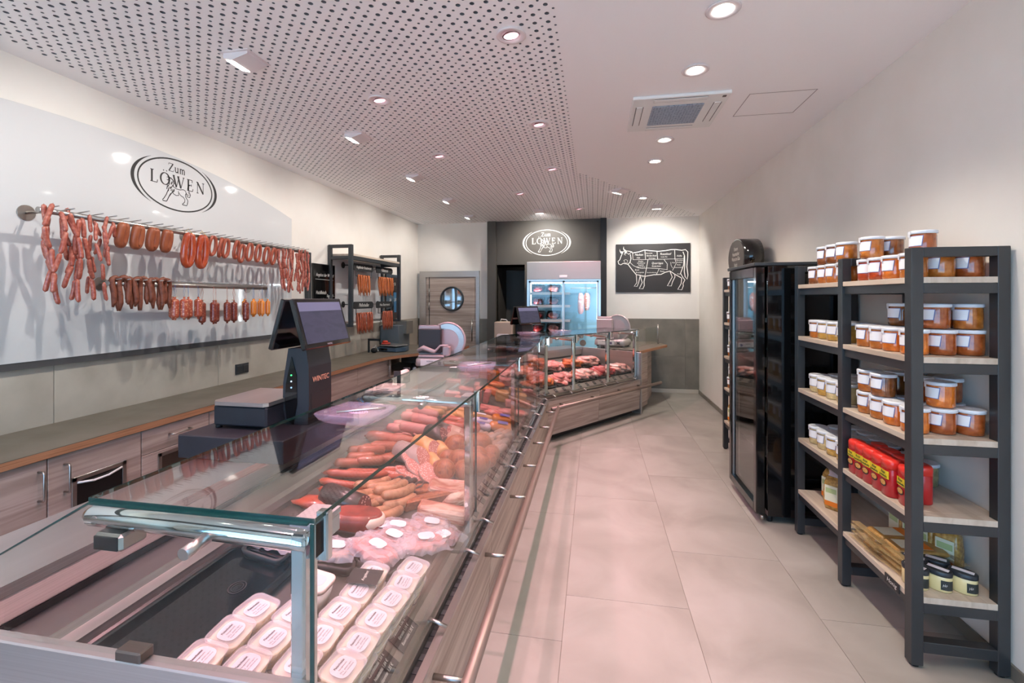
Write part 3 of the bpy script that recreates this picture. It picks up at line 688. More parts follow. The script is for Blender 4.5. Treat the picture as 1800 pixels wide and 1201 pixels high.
o = thing('sign_card', 'plain black sign card lying on the upper salad tubs', 'price card', (-.715,1.335,dz(-.715)+.118)); o.rotation_euler = (MT @ Matrix.Rotation(R(8), 3, 'Z') @ Matrix.Rotation(R(-6), 3, 'Y')).to_euler()
MB().cbox(-.05,.05,-.036,.036,0,.002,.0008).build('card', cardm, o); lettering('Angebot', o, (0,0,.0026), (0,0,R(90)), .014, chalk, shear=.2)
# --- big empty black tray, small trays
o = thing('black_tray', 'large empty glossy black tray at the near rear of the counter', 'tray', (-1.14,1.12,dz(-1.14)+.003)); o.rotation_euler = MT.to_euler()
loft(MB(), [rr3(.22,.60,.03,.022), rr3(.27,.655,.04,.022), rr3(.275,.66,.04,.016), rr3(.235,.615,.03,0), rr3(.215,.595,.03,.004)], False, True).build('tray', blackgl, o)
d_ = D2(); d_.stroke(arc(0,0,.022,.03,0,360,20)[:-1], .003, True).stroke(arc(0,0,.014,.021,0,360,20)[:-1], .002, True); put('emblem', d_.mesh('emblem', anth, lambda x, y: (x+.02, y+.15, .0052)), o)
traym = loft(MB(), [rr3(.14,.20,.02,.034), rr3(.165,.225,.025,.034), rr3(.14,.20,.02,0), rr3(.13,.19,.02,.004)], False, True).mesh('black_tray', M('tray_black', (30,29,29), .4))
for x, y, h, lb in ((-.93,1.545,10,'small black tray holding packed meat left of the crumpled bag'), (-.765,1.60,-12,'small black tray under the crumpled bags by the tubs'), (-1.145,1.50,0,'small black tray with red packed sausage behind the chrome post')):
    lay('black_tray', traym, x, y, h, lb, 'tray', 'small black trays')
# --- vacuum packs
def vac(w, d, h, seed, meat):
    rnd = random.Random(seed); t = thing('vacuum_pack', 'x', 'vacuum pack'); nx, ny = 12, 10; m = MB()
    vs = []
    for j in range(ny+1):
        for i in range(nx+1):
            u, v = i/nx*2-1, j/ny*2-1; e = max(0, 1-u**4)*max(0, 1-v**4); vs.append((u*w/2*1.15+rnd.uniform(-.006,.006), v*d/2*1.15+rnd.uniform(-.005,.005), .003+(h+.003)*e**.45*(.86+.42*rnd.random()) + .012*rnd.random()*(1-e)))
    m.add(vs, [(j*(nx+1)+i, j*(nx+1)+i+1, (j+1)*(nx+1)+i+1, (j+1)*(nx+1)+i) for j in range(ny) for i in range(nx)], False)
    put('film', m.mesh('film', film), t); put('meat', slab(w*.94, d*.92, h, seed, .28, 18, 8).mesh('meat', meat), t)
    b = [(x*1.05, y*.95) for x, y in lb2]; put('label', MB().prism(b, h+.011, h+.0116).mesh('label', paper), t, (rnd.uniform(-.02,.02), rnd.uniform(-.015,.015), .001))
    return t
vp = [vac(.16,.12,.022,1,s_bacon), vac(.19,.12,.030,2,s_pork), vac(.15,.11,.024,3,s_knock)]
vl = [(0,-.875,1.765,35,0,'flat pack with oval label beside the cured ham'),(1,-.81,1.575,-20,.035,'crumpled clear bag of pink meat in front of the ham'),(2,-.80,1.80,15,.005,'flat pack with label behind the crumpled bags'),(1,-.675,1.715,40,.02,'large crumpled bag of sausage near the front glass'),
      (0,-.71,1.89,10,.0,'pack with long label before the bacon slab'),(2,-.625,1.83,60,.0,'pack with round label next to the front glass'),(2,-.765,1.69,-10,.025,'dark pack between the two crumpled bags'),(0,-.95,1.535,20,.02,'pack with white label in the left black tray'),(2,-1.145,1.50,5,.02,'red pack in the tray behind the chrome post'),(1,-1.06,1.70,70,.0,'pale pack left of the cured ham')]
used = set()
for k, x, y, h, lf, lb in vl:
    loc = (x, y, dz(x)+lf+.001); lb = 'vacuum packed meat, ' + lb
    if k not in used: o = vp[k]; o.location = loc; o['label'] = lb; o['group'] = 'vacuum packs'; used.add(k)
    else: o = dup(vp[k], loc, None, lb, 'vacuum packs')
    o.rotation_euler = (MT @ Matrix.Rotation(R(h), 3, 'Z')).to_euler()
# --- sausages and cold cuts
brat = sau(.19, .023, 1.1).mesh('bratwurst', s_brat); knock = sau(.15, .027, .25).mesh('knockwurst', s_knock); longr = sau(.30, .019, .5, seg=12).mesh('smoked_sausage', s_red)
blackp = sau(.17, .020, .9).mesh('black_pudding', s_black); whites = sau(.13, .023, .1).mesh('liver_sausage', s_white); greys = sau(.16, .025, .05).mesh('liver_sausage', s_grey)
pinkc = sau(.19, .033, 0, 12, 5).mesh('cooked_sausage', s_pink); redt = sau(.17, .028, 0, 12, 5).mesh('cooked_sausage', s_red)
for i, (x, y, h, lf) in enumerate([(-1.05,2.03,50,.03),(-1.03,1.97,55,0),(-.985,1.985,58,.005),(-.935,1.985,60,.01),(-.88,1.965,62,.012),(-1.03,1.88,35,0),(-.945,1.87,48,0),(-.905,1.86,55,-.003),(-.99,2.03,52,.035),(-.95,2.02,58,.04),(-.90,2.0,60,.04),(-1.06,1.93,45,.02)]):
    lay('bratwurst', brat, x, y, h, '%s pale bratwurst from the left in the pile beside the cured ham' % ORD[i], 'sausage', 'pale bratwursts', lf)
for i, (x, y, h) in enumerate([(-1.01,2.14,62),(-.975,2.15,64),(-.94,2.155,66),(-.90,2.135,66),(-.868,2.14,70)]):
    lay('black_pudding', blackp, x, y, h, '%s dark black pudding from the left behind the pale bratwursts' % ORD[i], 'sausage', 'black puddings', .004)
for i, (x, y, h, lf) in enumerate([(-1.285,2.22,40,0),(-1.25,2.28,42,.02),(-1.20,2.285,38,.01),(-1.255,2.40,45,.0),(-1.215,2.43,45,.02),(-1.18,2.48,20,.0),(-1.14,2.42,60,.0),(-1.17,2.36,30,0),(-1.22,2.34,40,.045),(-1.19,2.42,35,.045),(-1.28,2.34,45,.03),(-1.27,2.48,40,.0),(-1.24,2.54,30,.0)]):
    lay('knockwurst', knock, x, y, h, '%s thick pinkish knockwurst from the left at the rear of the counter' % ORD[i], 'sausage', 'thick knockwursts', lf)
for i, (x, y, h, lf) in enumerate([(-1.20,2.12,25,.0),(-1.165,2.03,18,.0),(-1.10,2.16,30,.0),(-1.12,1.95,15,0),(-1.16,2.09,28,.03),(-1.13,2.22,35,.0)]):
    lay('smoked_sausage', longr, x, y, h, '%s long red smoked sausage from the rear, below the thick knockwursts' % ORD[i], 'sausage', 'long red sausages', lf)
lay('price_card', MB().cbox(-.03,.03,-.022,.022,0,.002,.0006).mesh('price_card', cardm), -1.13, 2.47, 15, 'small black price card stuck in the thick knockwursts', 'price card', None, .055)
lay('cooked_sausage', sau(.30,.040,0,14,6).mesh('cooked_sausage', s_knock), -1.24, 2.62, 15, 'large brownish cooked sausage lying crosswise at the rear', 'sausage')
for i, (x, y, h, lf) in enumerate([(-1.265,2.92,10,0),(-1.185,3.06,12,0),(-1.15,2.92,12,0),(-1.285,3.12,15,.0),(-1.24,3.0,12,.045),(-1.12,3.05,15,0),(-1.27,2.84,14,.0),(-1.18,2.84,12,.03),(-1.21,3.13,12,.05),(-1.30,3.20,10,.0),(-1.16,2.98,10,.05)]):
    lay('cooked_sausage', pinkc, x, y, h, '%s pink cooked sausage in the rear stack before the ring sausages' % ORD[i], 'sausage', 'pink cooked sausages', lf)
for i, (x, y, h, lf) in enumerate([(-1.03,3.0,12,0),(-.92,3.09,10,0),(-.885,2.95,10,0),(-.985,2.88,12,.0),(-.955,3.03,12,.05),(-.87,3.06,10,.045),(-1.0,3.12,12,.0),(-.90,3.17,10,.03),(-1.02,3.20,12,.03),(-.93,3.24,12,.0)]):
    lay('cooked_sausage', redt, x, y, h, '%s red-brown clipped sausage in the middle of the counter' % ORD[i], 'sausage', 'red clipped sausages', lf)
for i, (x, y, h, r_) in enumerate([(-1.155,2.66,70,0),(-1.24,2.74,120,0),(-1.20,2.78,100,0),(-1.10,2.70,85,0),(-1.13,2.80,60,0)]):
    lay('sausage_slice', MATS.get('x') or slice_(.045,.034,.012).mesh('sausage_slice', [s_pink, cut_ham]), x, y, h, '%s pink cut sausage slice beside the large cooked sausage' % ORD[i], 'sausage slice', 'pink slices', .02, 35)
ringme2 = MB().tube([(.075*math.cos(a), .055*math.sin(a), .026) for a in [2*PI*k/18 for k in range(16)]], [.012]+[.026]*14+[.012], 10).mesh('ring_sausage', s_tan)
for i, (x, y, h, lf) in enumerate([(-1.24,3.58,20,0),(-1.13,3.45,60,0),(-1.23,3.36,-20,.0),(-1.18,3.30,40,.045),(-1.05,3.52,10,0),(-1.10,3.62,30,.0),(-1.27,3.46,15,.04),(-1.17,3.53,50,.045),(-1.05,3.38,-30,.0),(-1.21,3.70,10,.0)]):
    lay('ring_sausage', ringme2, x, y, h, '%s tan ring sausage in the rear heap before the sliced ham' % ORD[i], 'sausage', 'tan ring sausages', lf)
for i, (x, y) in enumerate([(-.815,3.09),(-.775,3.105),(-.735,3.12),(-.695,3.15),(-.655,3.17),(-.80,2.97),(-.755,2.985),(-.71,3.0),(-.665,3.02),(-.62,3.05),(-.70,2.89),(-.65,2.91),(-.615,2.93),(-.69,3.27),(-.65,3.27),(-.61,3.25),(-.77,2.88)]):
    lay('liver_sausage', whites if (i*7) % 3 else greys, x, y, 75, '%s pale clipped sausage in the rows next to the front glass' % ORD[i], 'sausage', 'pale clipped sausages', .0 if i < 10 else .0)
# cut salami and large slices
lay('cut_salami', cutsau(.16,.055,1,.9).mesh('cut_salami', [s_black, cut_dark]), -1.03, 2.84, -10, 'dark blood sausage half with pink speckled cut face', 'sausage')
lay('cut_salami', cutsau(.14,.05,1,.9).mesh('cut_salami', [s_black, cut_sal]), -1.0, 2.95, -25, 'second dark sausage half leaning behind the blood sausage', 'sausage')
lay('cut_salami', cutsau(.17,.048,1,.8).mesh('cut_salami', [s_white, cut_pale]), -.935, 2.96, -20, 'pale sausage half with light cut face behind the ham balls', 'sausage')
lay('cut_salami', cutsau(.22,.044,1,.6).mesh('cut_salami', [s_white, cut_pale]), -.86, 2.87, 170, 'pale long sausage piece lying beside the ham balls', 'sausage')
lay('cut_salami', slice_(.05,.06,.03).mesh('cut_salami', [s_black, cut_sal]), -.93, 2.79, 20, 'coarse dark speckled slice standing by the ham balls', 'sausage slice', None, .02, 50)
lay('cut_salami', cutsau(.20,.058,1,.9).mesh('cut_salami', [s_grey, cut_pale]), -1.04, 2.44, -12, 'large grey salami half with broad speckled cut face', 'sausage')
lay('cut_salami', cutsau(.18,.056,1,.7).mesh('cut_salami', [s_tan, cut_pale]), -1.01, 2.60, -25, 'tan sausage half with pale cut end, behind the grey salami', 'sausage')
lay('cut_salami', cutsau(.15,.034,1,.4).mesh('cut_salami', [s_tan, cut_ham]), -.91, 2.48, -50, 'tan sausage stick with brown round cut end', 'sausage')
lay('tan_sausage', sau(.13,.045,0,12,4).mesh('tan_sausage', s_tan), -.925, 2.63, -50, 'tan stubby tied sausage beside the ham balls', 'sausage')
for i, (x, y, h, p_, lf) in enumerate([(-.905,2.36,-40,14,.02),(-.985,2.30,10,10,.012),(-.91,2.26,-20,6,.008),(-.95,2.33,-15,22,.03),(-1.03,2.27,20,8,.01),(-.87,2.30,-45,18,.03),(-.99,2.37,5,26,.04),(-.93,2.21,-10,4,.004)]):
    lay('salami_slice', slice_(.075,.05,.014).mesh('salami_slice', [s_grey, cut_pale]), x, y, h, '%s large oval speckled salami slice in the fan of slices' % ORD[i], 'sausage slice', 'oval salami slices', lf, p_)
# ham balls with string net
netm = M('string', (190,150,110), .8)
def hamball(r):
    t = thing('ham_ball', 'x', 'ham'); MB().ball((0,0,r*.88), r, r*.92, r*.9, 18, 12, .015, 4).build('ham', s_smoke, t); n = MB()
    for k in range(3): n.tube([(r*1.012*math.cos(a)*math.cos(PI*k/3), r*.932*math.cos(a)*math.sin(PI*k/3)+.0001, r*.88+r*.912*math.sin(a)) for a in [2*PI*j/20 for j in range(20)]], .0006, 4, True)
    n.build('string', netm, t); return t
hb = hamball(.072); fb = True
for i, (x, y, s_, lb) in enumerate([(-.835,2.69,1.1,'large one behind the chrome post'),(-.715,2.80,1.15,'large one right of the chrome post'),(-.63,2.76,.8,'small one close to the price cards'),(-.80,2.36,.9,'string-tied one next to the oval slices'),(-.765,2.52,.95,'middle one of the heap'),(-.655,2.53,1.0,'front one next to the glass'),(-.625,2.66,.7,'smallest one by the front glass'),(-.71,2.42,.85,'low one in front of the bacon strip'),(-.77,2.77,.9,'rear one touching the pale sausage half'),(-.69,2.65,.9,'one squeezed between the two large ones'),(-.84,2.54,.75,'one beside the tan sausage stick')]):
    loc = (x, y, dz(x)); lb = 'round smoked ham ball, ' + lb
    if fb: o = hb; o.location = loc; o['label'] = lb; o['group'] = 'smoked ham balls'; fb = False
    else: o = dup(hb, loc, R(40*i), lb, 'smoked ham balls')
    o.scale = (s_,)*3
# bacon, ham, speck
lay('bacon_slab', block(.22,.09,.055,1).mesh('bacon_slab', [s_bacon]), -.685, 1.99, 8, 'thick smoked bacon slab lying before the front glass', 'bacon')
lay('bacon_slab', block(.25,.05,.05,2).mesh('bacon_slab', [s_smoke]), -.79, 2.06, 52, 'narrow dark smoked bacon piece slanting towards the bratwursts', 'bacon')
lay('bacon_slab', block(.20,.11,.06,3).mesh('bacon_slab', [s_bacon]), -.725, 2.19, 12, 'shiny fat-marbled bacon slab behind the curled piece', 'bacon')
lay('bacon_slab', MB().tube([(-.07,0,.02),(-.03,0,.03),(.02,0,.028),(.06,0,.04)], [.02,.03,.03,.02], 10, flat=1.4).mesh('bacon_slab', s_bacon), -.665, 2.11, 60, 'small curled bacon piece by the price cards', 'bacon')
lay('bacon_slab', block(.20,.05,.03,5).mesh('bacon_slab', [s_fatty]), -.75, 2.30, 20, 'pale pink bacon strip below the ham balls', 'bacon')
lay('bacon_slab', block(.12,.08,.04,6).mesh('bacon_slab', [s_smoke]), -.83, 2.15, 30, 'small dark smoked piece between bratwursts and bacon slabs', 'bacon')
sp_ = thing('cured_ham', 'wedge of dark red cured ham with white fat rim', 'ham', (-.975,1.735,dz(-.975))); sp_.rotation_euler = (MT @ Matrix.Rotation(R(25), 3, 'Z')).to_euler()
hp = [(.115*math.copysign(abs(math.cos(a))**.8, math.cos(a)), .06*math.copysign(abs(math.sin(a))**.8, math.sin(a))) for a in [2*PI*k/24 for k in range(24)]]
loft(MB(), [[(x*.9, y*.9, 0) for x, y in hp], [(x, y, .025) for x, y in hp], [(x*.97, y*.97, .055) for x, y in hp], [(x*.8, y*.75, .078) for x, y in hp]]).build('ham', MN('cured_ham', [(104,36,32),(150,62,52),(122,46,40)], [.3,.55,.75], scale=14, rough=.35, coat=.35, rnd=1), sp_)
MB().tube([(.104*math.cos(a), .056*math.sin(a), .045) for a in [R(-70+140*k/12) for k in range(13)]], [.004]+[.013]*11+[.004], 8, flat=1.8).build('fat_rim', M('fat', (232,206,188), .45), sp_)
lay('cut_salami', cutsau(.22,.05,1,.3).mesh('cut_salami', [s_black, cut_dark]), -1.09, 1.83, -8, 'very dark salami piece behind the cured ham', 'sausage')
lay('ham_piece', slab(.26,.10,.04,9).mesh('ham_piece', s_red), -1.17, 1.82, 20, 'flat reddish ham piece at the rear behind the dark salami', 'ham')
# coloured packs
def pack(name, mat, w, d, h, x, y, hd, lb, stripe, lf=0):
    t = thing(name, lb, 'food pack', (x, y, dz(x)+lf), 0, 'coloured sausage packs'); t.rotation_euler = (MT @ Matrix.Rotation(R(hd), 3, 'Z')).to_euler()
    sau(w, h/2, 0, 12, 5).build('casing', mat, t, None, None).scale = (1, d/h, 1)
    MB().box(-w*.2, w*.2, -d*.32, d*.32, h*.985, h*1.0).build('label', stripe, t); return t
violet = M('violet_print', (110,98,176), .5); lilac = M('lilac_casing', (206,190,208), .35)
pack('orange_cheese_sausage', s_orange, .20, .10, .07, -.715, 3.56, 15, 'orange loaf with violet label, farther of two', violet)
pack('orange_cheese_sausage', s_orange, .20, .10, .07, -.69, 3.36, 12, 'orange loaf with violet label, nearer of two', violet)
pack('wrapped_sausage', lilac, .16, .06, .055, -.85, 3.41, 10, 'lilac printed sausage roll left of the orange loaves', violet)
pack('wrapped_sausage', lilac, .16, .06, .055, -.84, 3.29, 10, 'second lilac printed sausage roll, nearer the glass post', violet)
pack('wrapped_sausage', s_tan, .18, .05, .05, -.895, 3.53, 8, 'thin orange wrapped sausage with white label behind the lilac rolls', paper)
# far half of the counter
far = [('cold_cut_loaf', block(.16,.10,.09,11), cut_ham, -1.40, 4.70, 30, 'sliced pink ham loaf at the far rear, left one'), ('cold_cut_loaf', block(.15,.03,.12,12), s_pink, -1.345, 4.88, 40, 'upright pink ham slab leaning at the far rear'),
       ('cold_cut_loaf', block(.15,.03,.12,13), cut_pale, -1.30, 4.96, 40, 'second upright ham slab beside the cheese'), ('cheese_block', block(.14,.08,.12,14), s_orange, -1.24, 5.02, 35, 'orange cheese block at the far rear, left one'), ('cheese_block', block(.14,.09,.11,15), s_orange, -1.14, 5.02, 40, 'orange cheese block at the far rear, right one'),
       ('marinated_meat', slab(.20,.14,.06,16), s_marin, -1.03, 4.72, 20, 'heap of orange marinated meat strips at the far side'), ('cold_cut_loaf', block(.14,.10,.08,17), cut_ham, -.96, 4.90, 30, 'pink cooked ham block beside the marinated meat'), ('cold_cut_loaf', block(.13,.09,.07,18), s_tan, -.80, 4.56, 25, 'tan meat loaf block near the counter bend'),
       ('marinated_meat', slab(.20,.14,.05,19), s_marin, -1.05, 4.48, 10, 'second heap of orange meat before the cooked ham'), ('cold_cut_loaf', block(.06,.12,.12,20), s_pink, -1.06, 4.05, 10, 'upright tan pate block, left one'), ('cold_cut_loaf', block(.05,.12,.11,21), cut_ham, -.98, 4.07, 5, 'upright pink pate block, right one'),
       ('ham_slab', block(.17,.12,.02,22), s_pink, -.90, 3.87, 10, 'flat pale pink ham slab on its tray'), ('cold_cut_loaf', block(.12,.08,.10,23), s_tan, -.87, 4.22, 20, 'tan loaf with crust in the far middle'), ('cold_cut_loaf', block(.12,.10,.06,24), cut_ham, -.75, 4.10, 15, 'round-edged ham piece right of the tan loaf'),
       ('cold_cut_loaf', block(.10,.09,.07,25), s_tan, -.71, 4.38, 20, 'tan block close to the far front glass'), ('cold_cut_loaf', block(.11,.08,.06,26), s_smoke, -.64, 4.17, 15, 'browned roast block by the far front glass'), ('vacuum_pack', slab(.18,.12,.045,27), cut_ham, -.745, 3.83, 15, 'pink packed slices behind the orange loaves'), ('vacuum_pack', slab(.18,.11,.045,28), s_pork, -.65, 3.87, 20, 'pale packed meat by the glass behind the orange loaves'),
       ('cold_cut_loaf', block(.18,.12,.05,29), s_pink, -1.44, 4.47, 15, 'pale ham slices spread at the far rear'), ('cold_cut_loaf', block(.14,.10,.08,30), cut_ham, -1.20, 4.14, 12, 'pink sliced block behind the pate blocks'), ('cold_cut_loaf', block(.14,.09,.06,31), s_pink, -1.27, 3.95, 15, 'pink striped slices behind the ring sausages'), ('cold_cut_loaf', block(.13,.10,.06,32), cut_sal, -1.15, 3.84, 10, 'fan of salami slices behind the ring sausages'),
       ('marinated_meat', slab(.16,.13,.06,33), s_marin, -.93, 4.36, 10, 'small orange heap between tan loaf and orange meat'), ('cold_cut_loaf', block(.05,.12,.10,34), s_pink, -1.14, 4.30, 10, 'narrow upright ham block behind the pate blocks'), ('vacuum_pack', slab(.16,.11,.05,35), s_pork, -.83, 3.70, 10, 'pink packed sausage behind the lilac rolls'), ('cold_cut_loaf', block(.12,.09,.07,36), cut_ham, -.68, 4.62, 30, 'pink ham piece in the corner of the counter bend')]
for nm, mb, mt, x, y, h, lb in far: lay(nm, mb.mesh(nm, mt), x, y, h, lb, 'cold cuts', 'cold cuts in the far half')
# --- meat trays in the angled counter
t2 = loft(MB(), [rr3(.22,.34,.03,.028), rr3(.245,.365,.035,.028), rr3(.22,.34,.03,0), rr3(.21,.33,.03,.004)], False, True).mesh('meat_tray', MATS['tray_black'])
R2 = Matrix.Rotation(R(-36.95), 3, 'Z')
def lay2(name, me, d, a, h, label, cat, group=None, lift=0, pitch=0):
    v = W2(d, a, deckz(d)+lift+.001); o = put(name, me, None, v); o.rotation_euler = (R2 @ MT @ Matrix.Rotation(R(h), 3, 'Z') @ Matrix.Rotation(R(pitch), 3, 'Y')).to_euler(); return tag(o, label, cat, group)
kinds = [(s_pork,'pork chop'),(s_marin,'marinated cutlet'),(s_beef,'beef steak'),(s_fatty,'belly pork slice')]
plan = [[3,1,0,1,3],[1,0,3,2,3]]
meatme = {}
for r_ in range(2):
    for c_ in range(5):
        d, a = (.62 - .40*r_), (.14 + .385*c_) - (.15 if r_ == 0 else .0)
        if r_ == 0 and c_ == 0: a += .02
        rn = ('rear', 'front')[r_]
        lay2('meat_tray', t2, d, a, 0, 'black meat tray, %s from the bend in the %s row of the meat counter' % (ORD[c_], rn), 'tray', 'black meat trays', .0)
        k = plan[r_][c_]; mt, nm = kinds[k]
        for j in range(8):
            key = (k, (j+c_) % 4)
            if key not in meatme: meatme[key] = slab(.20, .13, .05, 50+key[1]*7+k, .22, 16, 8).mesh(nm.replace(' ', '_'), mt)
            lay2(nm.replace(' ', '_'), meatme[key], d+random.uniform(-.03,.03)-.02*(j % 2), a-.14+.040*j, random.uniform(-35,35), '%s %s from the bend in the %s tray of the %s row' % (ORD[j], nm, ORD[c_], rn), 'meat', '%ss in the meat counter' % nm, .014+.024*(j % 3), random.uniform(-12,12))
MN = _MN
# ------------------------------------------------------------------ left wall: arched panel with emblem
RL = (PI/2, 0, PI/2); RB = (PI/2, 0, 0); RR = (PI/2, 0, -PI/2)
t = thing('wall_panel', 'glossy white arched wall panel behind the sausage rails', 'wall panel', (XL, 2.45, 1.195))
arch = [(4.29-2.45, .0), (4.29-2.45, 1.19)]
for k in range(1, 25):
    y = 4.29-2.45 - k*.19; arch.append((y, 1.19+.26-.26*(y/1.84)**2*(1 if y > 0 else .8)))
arch.append((arch[-1][0], 0))
MB().prism(arch, .012, .04, 'x').build('panel', whitegl, t)
MB().prism([(arch[-1][0],-.04),(4.29-2.45,-.04),(4.29-2.45,0),(arch[-1][0],0)], .012, .036, 'x').build('shadow_strip', M('strip_shade', (78,76,76), .6), t)  # dark strip paints in the shadow under the panel's proud lower edge
hw = .318; put('emblem', LOGO.mesh('emblem', ink, lambda x, y: (.0408, 2.965-2.45+x*hw, 2.412-1.195+y*hw)), t)
# rails
def wallrail(label, y0, y1, z, discs, pins, x=-2.95, r=.016, dr=.043):
    t = thing('sausage_rail', label, 'wall rail', (XL+.04, y0, z))
    MB().cyl((x-XL-.04, 0, 0), (x-XL-.04, y1-y0, 0), r, 16).build('rod', satin, t)
    for d in discs:
        a = MB().cyl((.006, d-y0, .0), (x-XL-.04, d-y0, 0), .008, 10).build('arm', satin, t); MB().cyl((0, d-y0, 0), (.006, d-y0, 0), dr, 24).build('wall_disc', satin, a)
    pm = MB().cyl((x-XL-.04-.055, 0, r), (x-XL-.04+.065, 0, r+.012), .0035, 6).mesh('pin', satin)
    for q in pins: put('pin', pm, t, (0, q-y0, 0))
    return t
wallrail('upper long steel sausage rail on the arched panel', 1.955, 4.30, 2.03, [2.02,3.02,4.02], [2.01+.0765*k for k in range(30)])
wallrail('lower shorter steel sausage rail on the arched panel', 2.31, 3.69, 1.645, [2.41,3.67], [2.345+.056*k for k in range(24)])
s_raw = MN('fresh_link_skin', [(150,66,52),(176,92,74),(200,128,106)], [.3,.52,.72], scale=60, detail=4, rough=.32, coat=.35, bump=.1, rnd=1)
s_brown = MN('coarse_brown_skin', [(104,52,36),(134,74,52),(118,60,42)], [.3,.55,.75], scale=40, rough=.5, bump=.35, rnd=1)
s_bol = MN('bologna_skin', [(140,70,42),(162,88,54)], [.3,.7], scale=18, rough=.42, coat=.15, rnd=1)
s_glos = MN('glossy_ring_skin', [(158,54,22),(184,76,34)], [.3,.7], scale=26, rough=.14, coat=.8, rnd=1)
s_ringm = MN('ring_skin', [(150,66,44),(172,84,58)], [.3,.7], scale=26, rough=.28, coat=.4, rnd=1)
s_sal = speckle('salami_skin', (176,78,52), (216,150,116), 60, .2, .42, .32, .4, .15)
s_sald = speckle('dark_salami_skin', (124,48,34), (172,96,70), 70, .2, .42, .32, .4, .15)
s_cab = MN('cabanossi_skin', [(186,92,40),(208,118,58)], [.3,.7], scale=30, rough=.35, coat=.3, rnd=1)
s_cab2 = MN('red_cabanossi_skin', [(168,74,46),(192,98,64)], [.3,.7], scale=30, rough=.35, coat=.3, rnd=1)
def vlink(L, r, bend, n=7): 
    m = sau(L, r, bend, n, 5, True); m.v = [(z-r, y, -x) for x, y, z in m.v]; return m
linkA = [vlink(.125, .0125, b).mesh('link', s_raw) for b in (.12, .3, -.25)]
linkB = [vlink(.105, .0100, b).mesh('link', s_raw) for b in (.12, .35, -.3)]
XR_ = -2.93
def bunch(y, z, strands, meshes, L, label, group, seed):
    rnd = random.Random(seed); t = thing('sausage_chain', label, 'sausage chain', (XR_, y, z), (0,0,0), group)
    for s_, (oy, ox, n) in enumerate(strands):
        p_ = Vector((ox, oy, .015-rnd.uniform(0,.07)))
        for k in range(n):
            tx, ty = rnd.uniform(-.3,.3), rnd.uniform(-.25,.25)
            m_ = Euler((tx, ty, 0)).to_matrix(); d = m_ @ Vector((0,0,-1)); f_ = rnd.uniform(.86, 1.08); L_ = L*f_
            put('sausage', meshes[rnd.randrange(3)], t, p_ + d*(L_*.5), (m_ @ Matrix.Rotation(rnd.uniform(0,6.28), 3, 'Z')).to_euler(), (1,1,f_)); p_ = p_ + d*(L_*1.02) + Vector((0, -(p_.y-oy)*.25, 0))
    return t
G1 = 'linked raw sausages on the upper rail'
bunch(2.01, 2.05, [(-.055,.02,4),(-.03,.045,3),(-.005,-.02,4),(.02,.03,4),(.045,.0,2),(.06,.035,3)], linkA, .122, 'nearest thick bundle of linked raw sausages on the upper rail', G1, 1)
bunch(2.115, 2.05, [(-.04,.02,4),(-.015,-.02,4),(.005,.03,4),(.035,.01,4)], linkA, .12, 'second bundle of linked raw sausages on the upper rail', G1, 2)
bunch(2.225, 2.05, [(-.045,.02,3),(-.015,.03,4),(.005,-.02,4),(.03,.02,2)], linkB, .118, 'third bundle of thinner linked sausages ending in a long tip', G1, 3)
bunch(2.30, 2.05, [(-.02,.02,3),(.005,.03,2),(.03,.0,1)], linkB, .105, 'short fourth bundle of linked sausages beside the fat bologna', G1, 4)
for i, y in enumerate([3.85,3.95,4.045,4.14,4.235]):
    bunch(y, 2.04, [(-.035,.02,4),(-.012,-.02,4),(.012,.03,4),(.035,.0,3+i % 2)], linkB, .10, '%s bundle of linked raw sausages at the far end of the upper rail' % ['first','second','third','fourth','last'][i], G1, 10+i)
def hring(hwid, hgt, r, mat, n=22, nn=10, tips=False):
    pts = []
    for k in range(n):
        a = 2*PI*(k+.5)/n + PI/2; pts.append((.012*math.sin(a*1.0), hwid*math.cos(a)*(1.0-.15*math.sin(a)), -hgt/2 + r*.2 + (hgt/2-r)*math.sin(a)))
    return MB().tube(pts, [r*(.35 if k in (0, n-1) else (.8 if k in (1, n-2) else 1)) for k in range(n)], nn).mesh('ring_sausage', mat)
bol = hring(.019, .185, .0255, s_bol); big = hring(.033, .285, .0245, s_glos); rg = hring(.031, .175, .0130, s_ringm)
stringy = M('yellow_string', (206,170,70), .7)
for i, (y, h) in enumerate([(2.385,.30),(2.482,.1),(2.587,0),(2.688,.12)]):
    tag(put('ring_sausage', bol, None, (XR_, y, 2.045), (0,0,h)), '%s fat brown bologna ring on the upper rail' % ORD[i], 'sausage', 'fat bologna rings')
for i, y in enumerate([2.86,2.978]):
    o = thing('ring_sausage', '%s large glossy orange-red ring sausage on the upper rail' % ('nearer', 'farther')[i], 'sausage', (XR_, y, 2.05), group='large glossy rings')
    put('sausage', big, o); MB().tube([(0,-.02,-.01),(.0,0,.012),(.0,.02,-.008),(.01,.045,-.03),(.01,.052,-.12)], .0016, 5).build('string', stringy, o)
for i, (y, z, h) in enumerate([(3.075,2.05,0),(3.155,2.045,.5),(3.205,2.045,.1),(3.315,2.045,.25),(3.372,2.02,.1),(3.462,2.04,0),(3.562,2.04,.1),(3.668,2.03,0),(3.758,2.03,.1)]):
    tag(put('ring_sausage', rg, None, (XR_, y, z), (0,0,h)), '%s slim red ring sausage after the two glossy rings' % ORD[i], 'sausage', 'slim red rings')
